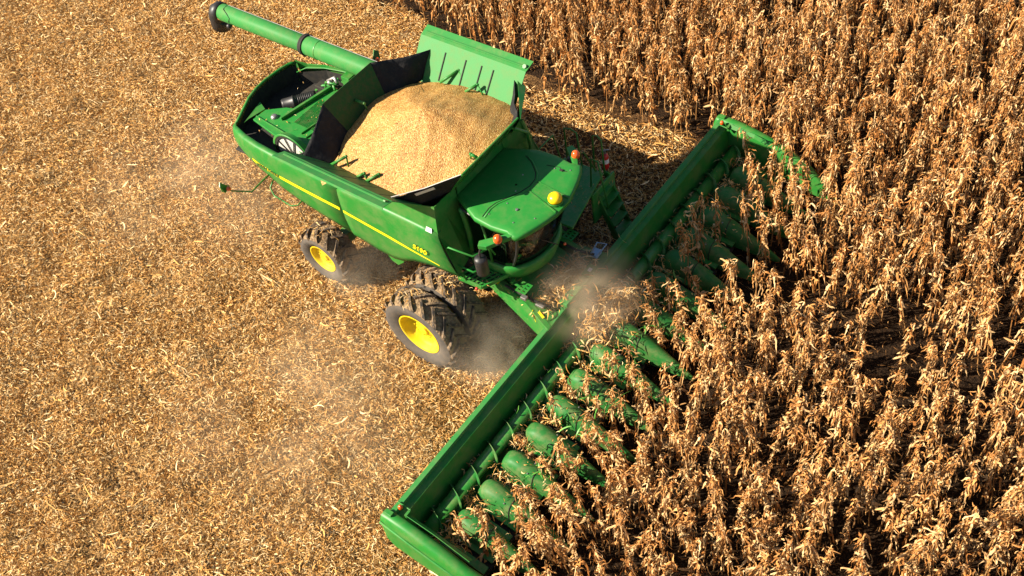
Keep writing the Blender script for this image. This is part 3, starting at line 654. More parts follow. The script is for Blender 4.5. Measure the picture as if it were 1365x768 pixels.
for t, r0 in ((0, 0.235), (0.25, 0.26), (0.5, 0.27), (0.75, 0.265), (1.0, 0.26)):
    th = t*1.25; cxp = Vector((-9.0-0.22*math.sin(th), AY, AZ-0.30*(1-math.cos(th)))); dx = Vector((-math.cos(th), 0, -math.sin(th))); up = Vector((-math.sin(th), 0, math.cos(th)))*1.0
    rows.append([cxp+(up*math.cos(a)+Vector((0, 1, 0))*math.sin(a))*r0+dx*(0.05 if t else 0) for a in [2*math.pi*j/20 for j in range(20)]])
last = [p+Vector((-0.02, 0, -0.22)) for p in rows[-1]]; rows.append(last)
b.grid(rows, closed=True); b.build('spout_boot', M['black'], ax, solid=0.012, smooth=True)
b = MB(); b.tube([(-3.5, 1.0, 3.25), (-3.3, 1.3, 3.6)], 0.12, 12); b.box((-4.6, 1.30, 3.45), (0.25, 0.35, 0.25)); build_each(b, 'auger_cradle', G, ax, bevel=0.01)

# ---- cab
cab = empty('cab', (1.2, 0, 2.0), H0); WORLD[cab.name] = Vector((1.2, 0, 2.0))
half = [(0.28, 0.80), (0.66, 0.97), (0.98, 1.12), (1.42, 1.15), (1.78, 1.10), (1.86, 1.15), (2.00, 1.15), (2.10, 0.98), (2.19, 0.75), (2.27, 0.48), (2.33, 0.22)]
outl = [(x, y) for x, y in half]+[(x, -y) for x, y in reversed(half)]
def dome(x, y): return 3.80+0.05*(1-((x-1.2)/1.2)**2)*(1-(y/1.2)**2)-0.02*max(0, x-1.9)
n = len(outl); rings = []
for f_, dz in ((0.02, 0), (0.3, 0), (0.6, 0), (0.85, 0), (0.965, 0), (1.0, -0.025), (1.0, -0.11), (0.94, -0.13)):
    rings.append([Vector((1.2+(x-1.2)*f_, y*f_, dome(1.2+(x-1.2)*f_, y*f_)+dz)) for x, y in outl])
rf = MB().grid(rings, closed=True).build('cab_roof', M['green_roof'], cab, smooth=True)
rf.data.polygons.foreach_set('use_smooth', [True]*len(rf.data.polygons))
# roof crease, front centre trough and bolts
b = MB(); cp = [(1.12, -1.02), (1.10, -0.78), (1.14, -0.60), (1.28, -0.35), (1.40, -0.12), (1.46, 0.10), (1.44, 0.32), (1.34, 0.48), (1.18, 0.62), (1.04, 0.72), (0.86, 0.80)]
b.tube([(x, y, dome(x, y)+0.003) for x, y in cp], 0.008, 6); b.tube([(1.66, 0.86, dome(1.66, .86)+.004), (1.78, 0.78, dome(1.78, .78)+.004), (1.86, 0.83, dome(1.86, .83)+.004)], 0.006, 6); b.tube([(1.40, 0.78, dome(1.4, .78)+.004), (1.66, 0.86, dome(1.66, .86)+.004)], 0.005, 6)  # dark strip added to draw the crease line; thin short tubes are cable
b.box((1.75, 0.80, dome(1.75, .8)+0.01), (0.07, 0.05, 0.03)); b.build('roof_crease_cable', M['dark'], cab)
b = MB(); b.tube([(x+0.045, y+0.0, dome(x, y)-0.006) for x, y in cp], 0.022, 8); b.build('roof_ridge', M['green_roof'], cab, smooth=True)
def on_roof(x, y, dz=0.0): return Vector((x, y, dome(x, y)+dz))
b = MB()
b.prism([on_roof(1.50, 0.02, 0.004), on_roof(2.31, -0.20, 0.012), on_roof(2.31, -0.20, 0.035), on_roof(1.50, 0.00, 0.012)], (0, -0.03, 0))
b.grid([[on_roof(1.52, 0.03, 0.006), on_roof(1.75, 0.0, 0.006), on_roof(2.34, -0.16, 0.002)], [on_roof(1.52, 0.26, 0.006), on_roof(1.75, 0.25, 0.006), on_roof(2.34, 0.18, 0.004)]])
b.prism([on_roof(1.50, 0.28, 0.004), on_roof(2.31, 0.22, 0.012), on_roof(2.31, 0.22, 0.03), on_roof(1.50, 0.28, 0.010)], (0, 0.03, 0)); b.build('roof_recess', M['green'], cab)
b = MB()
for x, y in ((1.62, -0.55), (1.2, -0.9), (1.75, -0.85), (1.35, -0.5), (1.3, -0.15), (2.05, -0.55), (1.6, 0.78), (1.15, 0.3), (1.9, 0.9)): b.lathe([(0.001, 0.014), (0.012, 0.012), (0.018, 0)], on_roof(x, y), (0, 0, 1), 8)
build_each(b, 'roof_bolt', M['steel'], cab)
b = MB(); b.lathe([(0.001, 0.03), (0.028, 0.025), (0.032, 0)], on_roof(1.62, -0.55), (0, 0, 1), 12); b.build('roof_cap', M['steel'], cab)
b = MB(); b.lathe([(0.15, 0.0), (0.16, 0.03), (0.15, 0.06)], on_roof(2.14, 0.02, 0.0), (0, 0, 1), 24); gp = b.build('receiver_base', G, cab)
b = MB(); b.lathe([(0.13, 0.0), (0.142, 0.03), (0.142, 0.06), (0.13, 0.10), (0.10, 0.135), (0.05, 0.155), (0.001, 0.16)], on_roof(2.14, 0.02, 0.05), (0, 0, 1), 28); b.build('satellite_receiver', M['ball'], cab, smooth=True)
# cab lower ring
def arc(pts, n=24):
    """smooth symmetric arc through half points (x,y>=0)"""
    full = [(x, -y) for x, y in pts]+[(x, y) for x, y in reversed(pts) if y > 0]
    P = []; k = len(full)
    for i in range(n+1):
        t = i/n*(k-1); j = min(int(t), k-2); f = t-j
        p0 = full[max(j-1, 0)]; p1 = full[j]; p2 = full[j+1]; p3 = full[min(j+2, k-1)]
        c = [0.5*((2*p1[q])+(-p0[q]+p2[q])*f+(2*p0[q]-5*p1[q]+4*p2[q]-p3[q])*f*f+(-p0[q]+3*p1[q]-3*p2[q]+p3[q])*f**3) for q in (0, 1)]
        P.append(tuple(c))
    return P
outer = arc([(0.45, 0.91), (0.95, 0.93), (1.36, 0.90), (1.63, 0.71), (1.80, 0.40), (1.86, 0.0)], 36)
inner = arc([(0.45, 0.865), (0.95, 0.885), (1.34, 0.85), (1.57, 0.67), (1.73, 0.37), (1.79, 0.0)], 36)
lower = arc([(0.45, 0.86), (0.95, 0.88), (1.25, 0.84), (1.55, 0.66), (1.72, 0.36), (1.80, 0.0)], 36)
topg = arc([(0.50, 0.95), (1.05, 1.02), (1.72, 1.03), (1.93, 0.80), (2.08, 0.42), (2.14, 0.0)], 36)
rows = [[(x, y, 2.30) for x, y in inner], [(x, y, 2.31) for x, y in [((a[0]+c[0])/2, (a[1]+c[1])/2) for a, c in zip(inner, outer)]], [(x, y, 2.29) for x, y in outer], [(x+0.005, y, 2.2) for x, y in outer], [((a[0]+c[0])/2, (a[1]+c[1])/2, 2.03) for a, c in zip(lower, outer)], [(x, y, 1.93) for x, y in lower]]
MB().grid(rows).build('cab_sill', G, cab, solid=0.02, smooth=True)
MB().poly([(x, y, 1.96) for x, y in lower]).build('cab_floor', M['dark'], cab)
# glass: windscreen and two side windows
def gslab(i0, i1, name, nm):
    rows = []
    for v in range(7):
        t = v/6; rows.append([(a[0]*(1-t)+c[0]*t+0.06*math.sin(math.pi*t), a[1]*(1-t)+c[1]*t, 2.30*(1-t)+3.68*t) for a, c in list(zip(inner, topg))[i0:i1+1]])
    MB().grid(rows).build(name, M['glass'], cab, smooth=True)
gslab(9, 27, 'windscreen', 0); gslab(0, 9, 'side_window', 0); gslab(27, 36, 'side_window', 0)
def pillar(i, r0=0.03, m_=None):
    a, c = inner[i], topg[i]; b = MB(); b.tube([(a[0]*(1-t)+c[0]*t+0.06*math.sin(math.pi*t), (a[1]*(1-t)+c[1]*t)*1.005, 2.30*(1-t)+3.68*t) for t in [k/6 for k in range(7)]], r0, 8); b.build('pillar', m_ or M['black'], cab, smooth=True)
for i in (9, 27): pillar(i)
for i in (0, 36): pillar(i, 0.06, G)
for s in (-1, 1):   # green rear quarter frames of the doors
    b = MB(); b.tube([(1.02, s*0.90, 2.31), (1.10, s*0.99, 3.0), (1.06, s*1.04, 3.68)], 0.028, 8); b.build('door_frame', G, cab, smooth=True)
b = MB(); b.tube([(x, y, 2.315) for x, y in inner], 0.014, 6); b.tube([(x, y, 3.67) for x, y in topg], 0.03, 6); b.build('window_seal', M['black'], cab)
b = MB(); b.box((0.44, 0, 3.0), (0.06, 1.7, 1.5)); b.build('cab_rear_wall', M['black'], cab)
# seat, steering column and armrest console
seat = MB(); seat.box((0.95, 0.0, 2.45), (0.48, 0.5, 0.14)); seat.box((0.72, 0, 2.85), (0.14, 0.48, 0.75)); seat.box((0.70, 0, 3.30), (0.1, 0.28, 0.18)); seat.box((0.95, 0, 2.2), (0.3, 0.3, 0.4)); seat.build('operator_seat', M['black'], cab, bevel=0.04)
b = MB(); b.tube([(1.55, 0, 2.05), (1.42, 0, 2.68)], 0.04, 8); b.build('steering_column', M['black'], cab)
b = MB(); ring = [Vector((1.42, 0, 2.70))+Vector((math.cos(a)*0.18, math.sin(a)*0.19, math.cos(a)*0.08)) for a in [2*math.pi*k/20 for k in range(21)]]; b.tube(ring, 0.015, 6); b.bar((1.25, 0, 2.62), (1.6, 0, 2.78), 0.03, 0.02); b.build('steering_wheel', M['black'], cab, smooth=True)
b = MB(); b.box((1.05, -0.40, 2.62), (0.5, 0.14, 0.08)); b.box((1.25, -0.42, 2.80), (0.05, 0.2, 0.16)); b.box((1.05, -0.4, 2.4), (0.2, 0.1, 0.4)); b.box((1.35, -0.62, 2.95), (0.04, 0.14, 0.2)); b.build('console', M['dark'], cab, bevel=0.01)
b = MB(); b.box((0.9, 0.42, 2.5), (0.4, 0.3, 0.1)); b.box((0.75, 0.42, 2.75), (0.08, 0.3, 0.5)); b.build('trainer_seat', M['dark'], cab, bevel=0.03)
# wipers
b = MB(); b.bar((2.0, 0.1, 2.42), (1.95, -0.45, 3.1), 0.02, 0.02); b.bar((1.86, 0.0, 2.33), (2.0, 0.0, 2.55), 0.02, 0.02); b.build('wiper', M['black'], cab)
b = MB(); b.sphere((1.93, 0.40, 2.12), 0.035, 10, 6); b.build('marker_lamp', M['amber'], cab, smooth=True)
# mirror brackets, beacons, mirrors
for s in (-1, 1):
    b = MB(); b.prism([(1.95, s*1.10, 3.70), (1.80, s*1.13, 3.70), (1.38, s*1.50, 3.62), (1.44, s*1.62, 3.62), (1.60, s*1.56, 3.62)], (0, 0, 0.10)); recalc(b.build('mirror_bracket', M['green_roof'], cab, bevel=0.01))
    MB().lathe([(0.075, -0.04), (0.075, 0.0)], (1.73, s*1.34, 3.74), (0, 0, 1), 20).build('beacon_base', M['dark'], cab)
    b = MB(); b.lathe([(0.075, 0.0), (0.088, 0.03), (0.088, 0.08), (0.07, 0.13), (0.03, 0.155), (0.001, 0.16)], (1.73, s*1.34, 3.74), (0, 0, 1), 22); b.build('beacon', M['amber'], cab, smooth=True)
    b = MB(); b.tube([(1.46, s*1.58, 3.62), (1.44, s*1.62, 3.5), (1.44, s*1.62, 3.38)], 0.02, 8); b.build('mirror_arm', M['black'], cab)
    b = MB(); b.lathe([(0.001, -0.24), (0.10, -0.235), (0.128, -0.20), (0.132, 0.18), (0.11, 0.235), (0.001, 0.24)], (1.43, s*1.61, 3.13), (0, 0.0, 1), 18)
    b.build('mirror', M['black'], cab, smooth=True)

# ---- right service platform with rails, tread holes
b = MB(); c = [(0.50, -1.45), (1.10, -1.42), (1.36, -0.86), (0.66, -0.86)]
b.prism([(x, y, 2.04) for x, y in c], (0, 0, 0.02)); b.build('platform_deck', M['dark'], H0)
b = MB()
for i in range(4): p, q = c[i], c[(i+1) % 4]; b.bar((*p, 2.06), (*q, 2.06), 0.045, 0.10)
for t in (0.18, 0.34, 0.5, 0.66, 0.82):
    p = lerp((*c[0], 2.075), (*c[1], 2.075), t); q = lerp((*c[3], 2.075), (*c[2], 2.075), t); b.bar(p, q, 0.045, 0.02)
for t in (0.2, 0.4, 0.6, 0.8):
    p = lerp((*c[0], 2.08), (*c[3], 2.08), t); q = lerp((*c[1], 2.08), (*c[2], 2.08), t); b.bar(p, q, 0.02, 0.02)
b.build('platform', G, H0, bevel=0.006)
b = MB(); b.tube([(0.72, -1.44, 2.08), (0.50, -1.60, 3.10), (0.56, -1.58, 3.16), (1.02, -1.42, 2.98), (1.18, -1.05, 2.98), (1.2, -0.96, 2.7)], 0.022, 8); b.tube([(0.60, -1.52, 2.62), (0.98, -1.46, 2.52), (1.12, -1.25, 2.52)], 0.022, 8); build_each(b, 'guard_rail', M['green_roof'], H0, smooth=True)
MB().sphere((0.98, -1.46, 2.0), 0.04, 10, 6).build('side_marker', M['red'], H0, smooth=True)
# ---- left platform, stairs, rails, extinguisher
b = MB(); b.prism([(0.35, 0.9, 1.95), (0.35, 2.70, 1.95), (1.40, 2.70, 1.95), (1.75, 0.95, 1.95)], (0, 0, 0.06)); recalc(b.build('access_platform', M['green_dusty'], H0, bevel=0.01))
lad = MB(); lad.bar((1.40, 2.80, 1.95), (1.85, 2.95, 0.35), 0.05, 0.14); lad.bar((1.40, 2.25, 1.95), (1.85, 2.40, 0.35), 0.05, 0.14); build_each(lad, 'ladder_rail', G, H0)
for k in range(5): t = 0.12+k*0.2; p = lerp((1.45, 2.80, 1.9), (1.85, 2.95, 0.35), t); MB().box(p+Vector((0.02, -0.27, 0)), (0.22, 0.52, 0.03)).build('ladder_step', M['green_dusty'], H0)
for pts in ([(0.45, 2.66, 2.0), (0.45, 2.66, 2.95), (0.62, 2.66, 3.0), (0.78, 2.66, 2.95), (0.85, 2.66, 2.0)], [(0.40, 1.5, 2.0), (0.38, 1.6, 3.0), (0.40, 2.3, 3.0), (0.42, 2.5, 2.0)], [(1.15, 2.72, 2.0), (1.15, 2.74, 2.95), (1.25, 2.76, 3.0), (1.36, 2.76, 2.9), (1.42, 2.72, 2.0)], [(1.1, 2.1, 2.0), (1.08, 2.15, 2.8), (1.2, 2.3, 2.85), (1.35, 2.5, 2.2)], [(1.40, 2.2, 2.0), (1.45, 2.2, 2.85), (1.6, 2.25, 2.8), (1.75, 2.3, 1.4)]):
    MB().tube(pts, 0.02, 8).build('handrail', G, H0, smooth=True)
ex = empty('fire_extinguisher', (1.36, 2.86, 1.95), H0); WORLD[ex.name] = Vector((1.36, 2.86, 1.95))
MB().lathe([(0.001, -0.20), (0.07, -0.20), (0.08, -0.17), (0.08, 0.16), (0.05, 0.22), (0.02, 0.24), (0.001, 0.24)], (1.36, 2.86, 2.2), (0, 0, 1), 18).build('bottle', M['red'], ex, smooth=True)
MB().lathe([(0.082, -0.06), (0.082, 0.06)], (1.36, 2.86, 2.24), (0, 0, 1), 18).build('bottle_label', M['label'], ex)
b = MB(); b.box((1.36, 2.86, 2.47), (0.04, 0.04, 0.08)); b.bar((1.30, 2.86, 2.50), (1.46, 2.9, 2.56), 0.03, 0.02); b.build('valve', M['steel'], ex)
b = MB(); b.box((1.5, 2.5, 1.45), (0.06, 0.9, 0.9)); b.build('toolbox', M['green_dusty'], H0, bevel=0.02)

# ---- rear marker arms
for s in (-1, 1):
    b = MB(); b.tube([(-4.75, s*1.58, 2.72), (-4.72, s*1.82, 2.74), (-4.62, s*2.25, 2.80), (-4.95, s*2.52, 2.90), (-5.03, s*2.55, 2.98)], 0.018, 8); b.build('marker_arm', M['green_dusty'], H0, smooth=True)
    b = MB(); b.prism([(-5.08, s*2.46, 2.92), (-5.00, s*2.66, 2.92), (-5.04, s*2.70, 3.12), (-5.10, s*2.62, 3.18)], (-0.02, 0, 0)); b.prism([(-5.12, s*2.42, 2.9), (-5.12, s*2.66, 2.9), (-5.12, s*2.66, 3.16)], (0.015, 0, 0)); b.build('marker_board', M['green_dusty'], H0)
    MB().sphere((-4.98, s*2.55, 2.98), 0.055, 12, 8).build('marker_lamp', M['amber'], H0, smooth=True)
    b = MB(); b.tube([(-4.62, s*1.60, 2.66), (-4.62, s*1.78, 2.52), (-4.45, s*1.86, 2.42), (-3.95, s*1.86, 2.34), (-3.80, s*1.78, 2.36), (-3.78, s*1.62, 2.40)], 0.018, 8); b.build('grab_rail', M['green_dusty'], H0, smooth=True)

# ---- wheels
def lug_patch(b, Rr, hw, Y, ang, sgn, wid=0.075, ht=0.065, stag=0.0, span=0.33):
    """one diagonal bar tread lug from the shoulder to past the centre line"""
    K = 6; L = []; 
    for i in range(K+1):
        t = i/K; yy = Y+sgn*hw*(1.0-1.08*t); a = ang+span*(t**0.85); dr = -0.045*(1-min(1, t*4))**2
        L.append((yy, a, dr, wid*(1.15-0.25*t)))
    base = len(b.v)
    for (yy, a, dr, wd) in L:
        for (da, rr) in ((-wd/Rr*0.62, -0.03), (-wd/Rr*0.42, ht), (wd/Rr*0.42, ht), (wd/Rr*0.62, -0.03)):
            q = a+da; R2 = Rr+rr+dr; b.v.append(Vector((math.cos(q)*R2, yy, math.sin(q)*R2)))
    for i in range(K):
        for j in range(3):
            p = base+i*4+j; b.f.append((p, p+1, p+5, p+4))
    b.f.append((base, base+1, base+2, base+3)); e = base+K*4; b.f.append((e+3, e+2, e+1, e))
def wheel(name, X, Yc, Z, Rr, width, rim, nl, outsgn, rimdepth, label=None):
    w0 = empty(name, (X, Yc, Z), H0); WORLD[w0.name] = Vector((X, Yc, Z))
    if label: w0['label'] = label
    hw = width/2; Rc = Rr-0.062
    c = Vector((X, Yc, Z))
    prof = [(rim, -hw*0.74), (rim+0.04, -hw*0.84), ((rim+Rc)/2, -hw*1.02), (Rc-0.10, -hw*1.0), (Rc-0.045, -hw*0.95)]
    tread = [(Rc-0.045, -hw*0.95), (Rc-0.01, -hw*0.82), (Rc, -hw*0.4), (Rc, 0), (Rc, hw*0.4), (Rc-0.01, hw*0.82), (Rc-0.045, hw*0.95)]
    b = MB(); b.lathe(prof, c, (0, 1, 0), 56); b.lathe([(r0, -o) for r0, o in prof], c, (0, 1, 0), 56); t1 = b.build('tyre', M['rubber'], w0, smooth=True, origin=c)
    b = MB(); b.lathe(tread, c, (0, 1, 0), 72); tr = b.build('tread', M['mud'], w0, smooth=True, origin=c)
    b = MB()
    for k in range(nl):
        a = 2*math.pi*k/nl
        lug_patch(b, Rc, hw*0.96, 0, a, 1); lug_patch(b, Rc, hw*0.96, 0, a+math.pi/nl, -1)
    b.v = [p+c for p in b.v]
    lg = b.build('tread_lugs', M['lug'], w0, origin=c)
    s = outsgn; dp = rimdepth
    b = MB(); b.lathe([(rim+0.005, s*hw*0.80), (rim-0.02, s*hw*0.83), (rim-0.045, s*hw*0.74), (rim-0.07, s*(hw*0.74-dp*0.5)), (rim*0.80, s*(hw*0.74-dp*0.8)), (rim*0.62, s*(hw*0.74-dp)), (rim*0.40, s*(hw*0.74-dp*0.92)), (rim*0.34, s*(hw*0.74-dp*0.75)), (0.001, s*(hw*0.74-dp*0.75))], c, (0, 1, 0), 48)
    b.lathe([(rim+0.005, -s*hw*0.80), (rim-0.06, -s*hw*0.5), (rim*0.5, -s*hw*0.2), (0.001, -s*hw*0.2)], c, (0, 1, 0), 48)
    b.build('rim', M['yellow'], w0, smooth=True, origin=c)
    b = MB()
    for k in range(10):
        a = 2*math.pi*k/10; b.lathe([(0.001, 0.03), (0.018, 0.03), (0.018, 0)], c+Vector((math.cos(a)*rim*0.5, s*(hw*0.74-dp*0.93), math.sin(a)*rim*0.5)), (0, s, 0), 6)
    build_each(b, 'wheel_bolt', M['yellow'], w0); b = MB()
    b.lathe([(0.001, 0.05), (rim*0.2, 0.04), (rim*0.22, 0)], c+Vector((0, s*(hw*0.74-dp*0.75), 0)), (0, s, 0), 16)
    b.build('hub_cap', M['yellow'], w0, origin=c)
for s in (-1, 1):
    wheel('front_wheel', 0, s*2.26, 0.95, 0.99, 0.60, 0.545, 19, s, 0.20, 'outer wheel of the front dual pair')
    wheel('front_wheel', 0, s*1.56, 0.95, 0.99, 0.60, 0.545, 19, s, 0.40, 'inner wheel of the front dual pair')
    wheel('rear_wheel', -3.57, s*1.57, 0.72, 0.755, 0.64, 0.385, 15, s, 0.10)

# ---- feeder house
b = MB()
b.add([(0.7, -0.72, 1.75), (0.7, 0.72, 1.75), (2.42, 0.72, 1.22), (2.42, -0.72, 1.22), (0.7, -0.72, 0.95), (0.7, 0.72, 0.95), (2.42, 0.72, 0.40), (2.42, -0.72, 0.40)], [(0, 3, 2, 1), (4, 5, 6, 7), (0, 4, 7, 3), (1, 2, 6, 5), (3, 7, 6, 2), (0, 1, 5, 4)])
fh = b.build('feeder_house', M['green_dusty'], H0, bevel=0.02)
b = MB()
for s in (-1, 1):
    b.prism([(0.62, s*0.90, 1.85), (1.30, s*0.92, 1.66), (1.9, s*0.98, 1.48), (2.52, s*1.20, 1.34), (2.52, s*1.20, 0.7), (1.9, s*0.98, 0.95), (0.62, s*0.90, 1.5)], (0, -s*0.12, 0))
    b.prism([(1.72, s*0.94, 1.53), (2.54, s*1.22, 1.335), (2.52, s*0.68, 1.32), (2.35, s*0.70, 1.34), (1.86, s*0.84, 1.48)], (0, 0, -0.05))
build_each(b, 'feeder_arm', M['green'], H0, bevel=0.012)
b = MB(); b.bar((2.02, -1.02, 1.47), (2.10, -1.05, 1.1), 0.03, 0.01); b.box((1.05, -0.915, 1.73), (0.12, 0.10, 0.012), Matrix.Rotation(0.27, 3, 'Y')); b.box((2.22, -1.0, 1.425), (0.18, 0.05, 0.012), Matrix.Rotation(0.22, 3, 'Y')@Matrix.Rotation(-0.35, 3, 'Z')); build_each(b, 'yellow_decal', M['stripe'], H0)
b = MB(); b.tube([(1.30, -0.95, 1.78), (1.9, -0.86, 1.58), (2.3, -0.75, 1.45)], 0.03, 8); b.tube([(1.2, 0.80, 1.6), (1.9, 0.82, 1.5), (2.3, 0.9, 1.5)], 0.03, 8); build_each(b, 'hydraulic_line', M['dark'], H0, smooth=True)
b = MB(); b.box((1.78, -0.95, 1.66), (0.14, 0.10, 0.08)); b.box((2.1, -0.86, 1.50), (0.2, 0.07, 0.06)); build_each(b, 'coupler', M['steel'], H0, bevel=0.01)
for s in (-1, 1):   # perforated foot steps below the sill
    b = MB(); c0 = Vector((1.74, s*0.86, 1.86))
    for yy in (-0.12, -0.04, 0.04, 0.12): b.box(c0+Vector((0, yy, 0)), (0.26, 0.045, 0.02))
    for xx in (-0.11, 0, 0.11): b.box(c0+Vector((xx, 0, 0.001)), (0.04, 0.27, 0.021))
    b.box(c0+Vector((-0.2, 0, 0.0)), (0.16, 0.06, 0.03)); b.box(c0+Vector((-0.28, 0, 0.04)), (0.05, 0.10, 0.08)); b.build('foot_step', M['green'], H0)
b = MB(); q0 = Vector((2.28, 0.98, 1.46))
b.box(q0, (0.18, 0.22, 0.10)); b.build('multicoupler', M['blue'], H0, bevel=0.015)
b = MB(); b.tube([q0+Vector((-0.06, -0.1, 0.05)), q0+Vector((0.02, 0.06, 0.30)), q0+Vector((0.22, 0.12, 0.30)), q0+Vector((0.10, -0.02, 0.05))], 0.016, 6); b.build('coupler_handle', M['blue'], H0, smooth=True)

# ---- corn header (sixteen rows)
HD = empty('corn_header', (3.0, 0, 0), H0); WORLD[HD.name] = Vector((3.0, 0, 0))
XH = 2.48; HW = 6.27
MB().grid([[(XH-0.02, y, 1.22), (XH+0.0, y, 1.27), (XH+0.16, y, 1.20), (XH+0.24, y, 0.85), (XH+0.30, y, 0.50), (XH+0.42, y, 0.42), (XH+0.85, y, 0.40)] for y in np.linspace(-HW, HW, 9)]).build('back_sheet', M['green'], HD, solid=-0.012)
for s in (-1, 1):
    b = MB(); y0, y1 = s*0.52, s*(HW-0.02)
    b.grid([[(XH-0.07, y, 1.12), (XH-0.08, y, 1.31), (XH-0.065, y, 1.335), (XH+0.035, y, 1.335), (XH+0.05, y, 1.315), (XH+0.05, y, 1.12)] for y in (y0, y1)])
    b.build('top_beam', M['green_flap'], HD, solid=-0.01)
b = MB(); b.box((XH-0.05, 0, 0.75), (0.12, 2*HW-0.2, 0.14)); b.box((XH-0.04, 0, 1.05), (0.05, 2*HW-0.2, 0.3)); b.build('frame_tube', G, HD, bevel=0.02)
b = MB(); b.box((XH-0.02, 0.0, 1.42), (0.20, 1.08, 0.10)); b.prism([(XH-0.12, 0.30, 1.47), (XH+0.10, 0.30, 1.47), (XH+0.10, 0.62, 1.50), (XH-0.12, 0.62, 1.50)], (0, 0, 0.04)); b.box((XH-0.02, 0, 1.33), (0.16, 1.0, 0.1)); b.build('centre_bracket', M['green_flap'], HD, bevel=0.012)
MB().box((XH+0.0, 0.46, 1.548), (0.08, 0.10, 0.008)).build('small_label', M['label'], HD)
# mudflap seam lines and the small stickers on the back sheet
for (yy, c2) in ((-3.85, 1), (3.9, 0)):
    MB().box((XH+0.205, yy, 1.0), (0.006, 0.16, 0.12), Matrix.Rotation(-0.22, 3, 'Y')).build('sticker', M['label'], HD)
# cross auger
b = MB(); b.tube([(2.98, -HW+0.3, 0.70), (2.98, HW-0.3, 0.70)], 0.15, 20); b.build('auger_shaft', M['green_dusty'], HD, smooth=True)
b = MB()
for s in (-1, 1):
    rows = []; L = HW-0.9
    turns = L/0.58; N = int(turns*22)
    for i in range(N+1):
        t = i/N; y = s*(0.55+L*t); a = s*2*math.pi*turns*t; rows.append([(2.98+math.cos(a)*r0, y, 0.70+math.sin(a)*r0) for r0 in (0.14, 0.19, 0.245)])
    b.grid(rows)
build_each(b, 'auger_flighting', M['green_snout'], HD, solid=0.008, smooth=True)
# row unit decks
b = MB()
for k in range(-8, 8):
    yc = (k+0.5)*0.762
    for s in (-1, 1): b.box((3.75, yc+s*0.13, 0.42), (1.0, 0.16, 0.05), Matrix.Rotation(0.18, 3, 'Y'))
build_each(b, 'deck_plate', M['green_dusty'], HD)
b = MB()
for k in range(-8, 8): b.box((3.8, (k+0.5)*0.762, 0.25), (0.9, 0.3, 0.1), Matrix.Rotation(0.2, 3, 'Y'))
build_each(b, 'snap_roll', M['dark'], HD)
# snouts between the rows
def snout(y0, xr=3.22, xt=5.28):
    st = [(xr, 0.36, 0.40, 0.58), (xr+0.04, 0.42, 0.36, 0.74), (xr+0.14, 0.47, 0.32, 0.84), (xr+0.30, 0.50, 0.30, 0.885), (xr+0.55, 0.47, 0.27, 0.84), (xr+0.80, 0.42, 0.24, 0.75)]
    st2 = [(xr+0.78, 0.44, 0.23, 0.768), (xr+1.1, 0.35, 0.19, 0.635), (xr+1.4, 0.265, 0.15, 0.50), (xr+1.7, 0.175, 0.12, 0.37), (xr+1.95, 0.09, 0.10, 0.25), (xt, 0.03, 0.10, 0.17)]
    o = []
    for q, nm in ((st, 'snout_hood'), (st2, 'snout')):
        rows = []
        for (x, wd, zb, zt) in q:
            row = []
            for j in range(13):
                a = math.pi*j/12; cc = math.cos(a); ss = math.sin(a)
                yy = y0+(abs(cc)**0.75)*math.copysign(1, cc)*wd/2; row.append((x, yy, zb+(zt-zb)*ss**0.62 if ss > 0 else zb))
            rows.append(row)
        b = MB().grid(rows)
        nn = len(b.v); b.f.append(tuple(range(12, -1, -1)))
        o.append(b.build(nm, M['green_snout'], HD, solid=0.012, smooth=True))
    xs_ = xr+0.785; seam = []
    for j in range(13):
        a = math.pi*j/12; cc = math.cos(a); ss = max(0, math.sin(a)); seam.append((xs_, y0+(abs(cc)**0.75)*math.copysign(1, cc)*0.223, 0.24+(0.770-0.24)*ss**0.62))
    MB().tube(seam, 0.009, 6).build('snout_seam', M['dark'], HD)
    b = MB()
    for yy in (-0.16, 0.16): b.lathe([(0.001, 0.012), (0.014, 0.01), (0.018, 0)], (xr+0.66, y0+yy*0.8, 0.768), (0, 0, 1), 8)
    build_each(b, 'snout_bolt', M['steel'], HD)
    for ob in o:
        md = ob.modifiers.new('split', 'EDGE_SPLIT'); md.split_angle = R(50)
for k in range(-7, 8): snout(k*0.762)
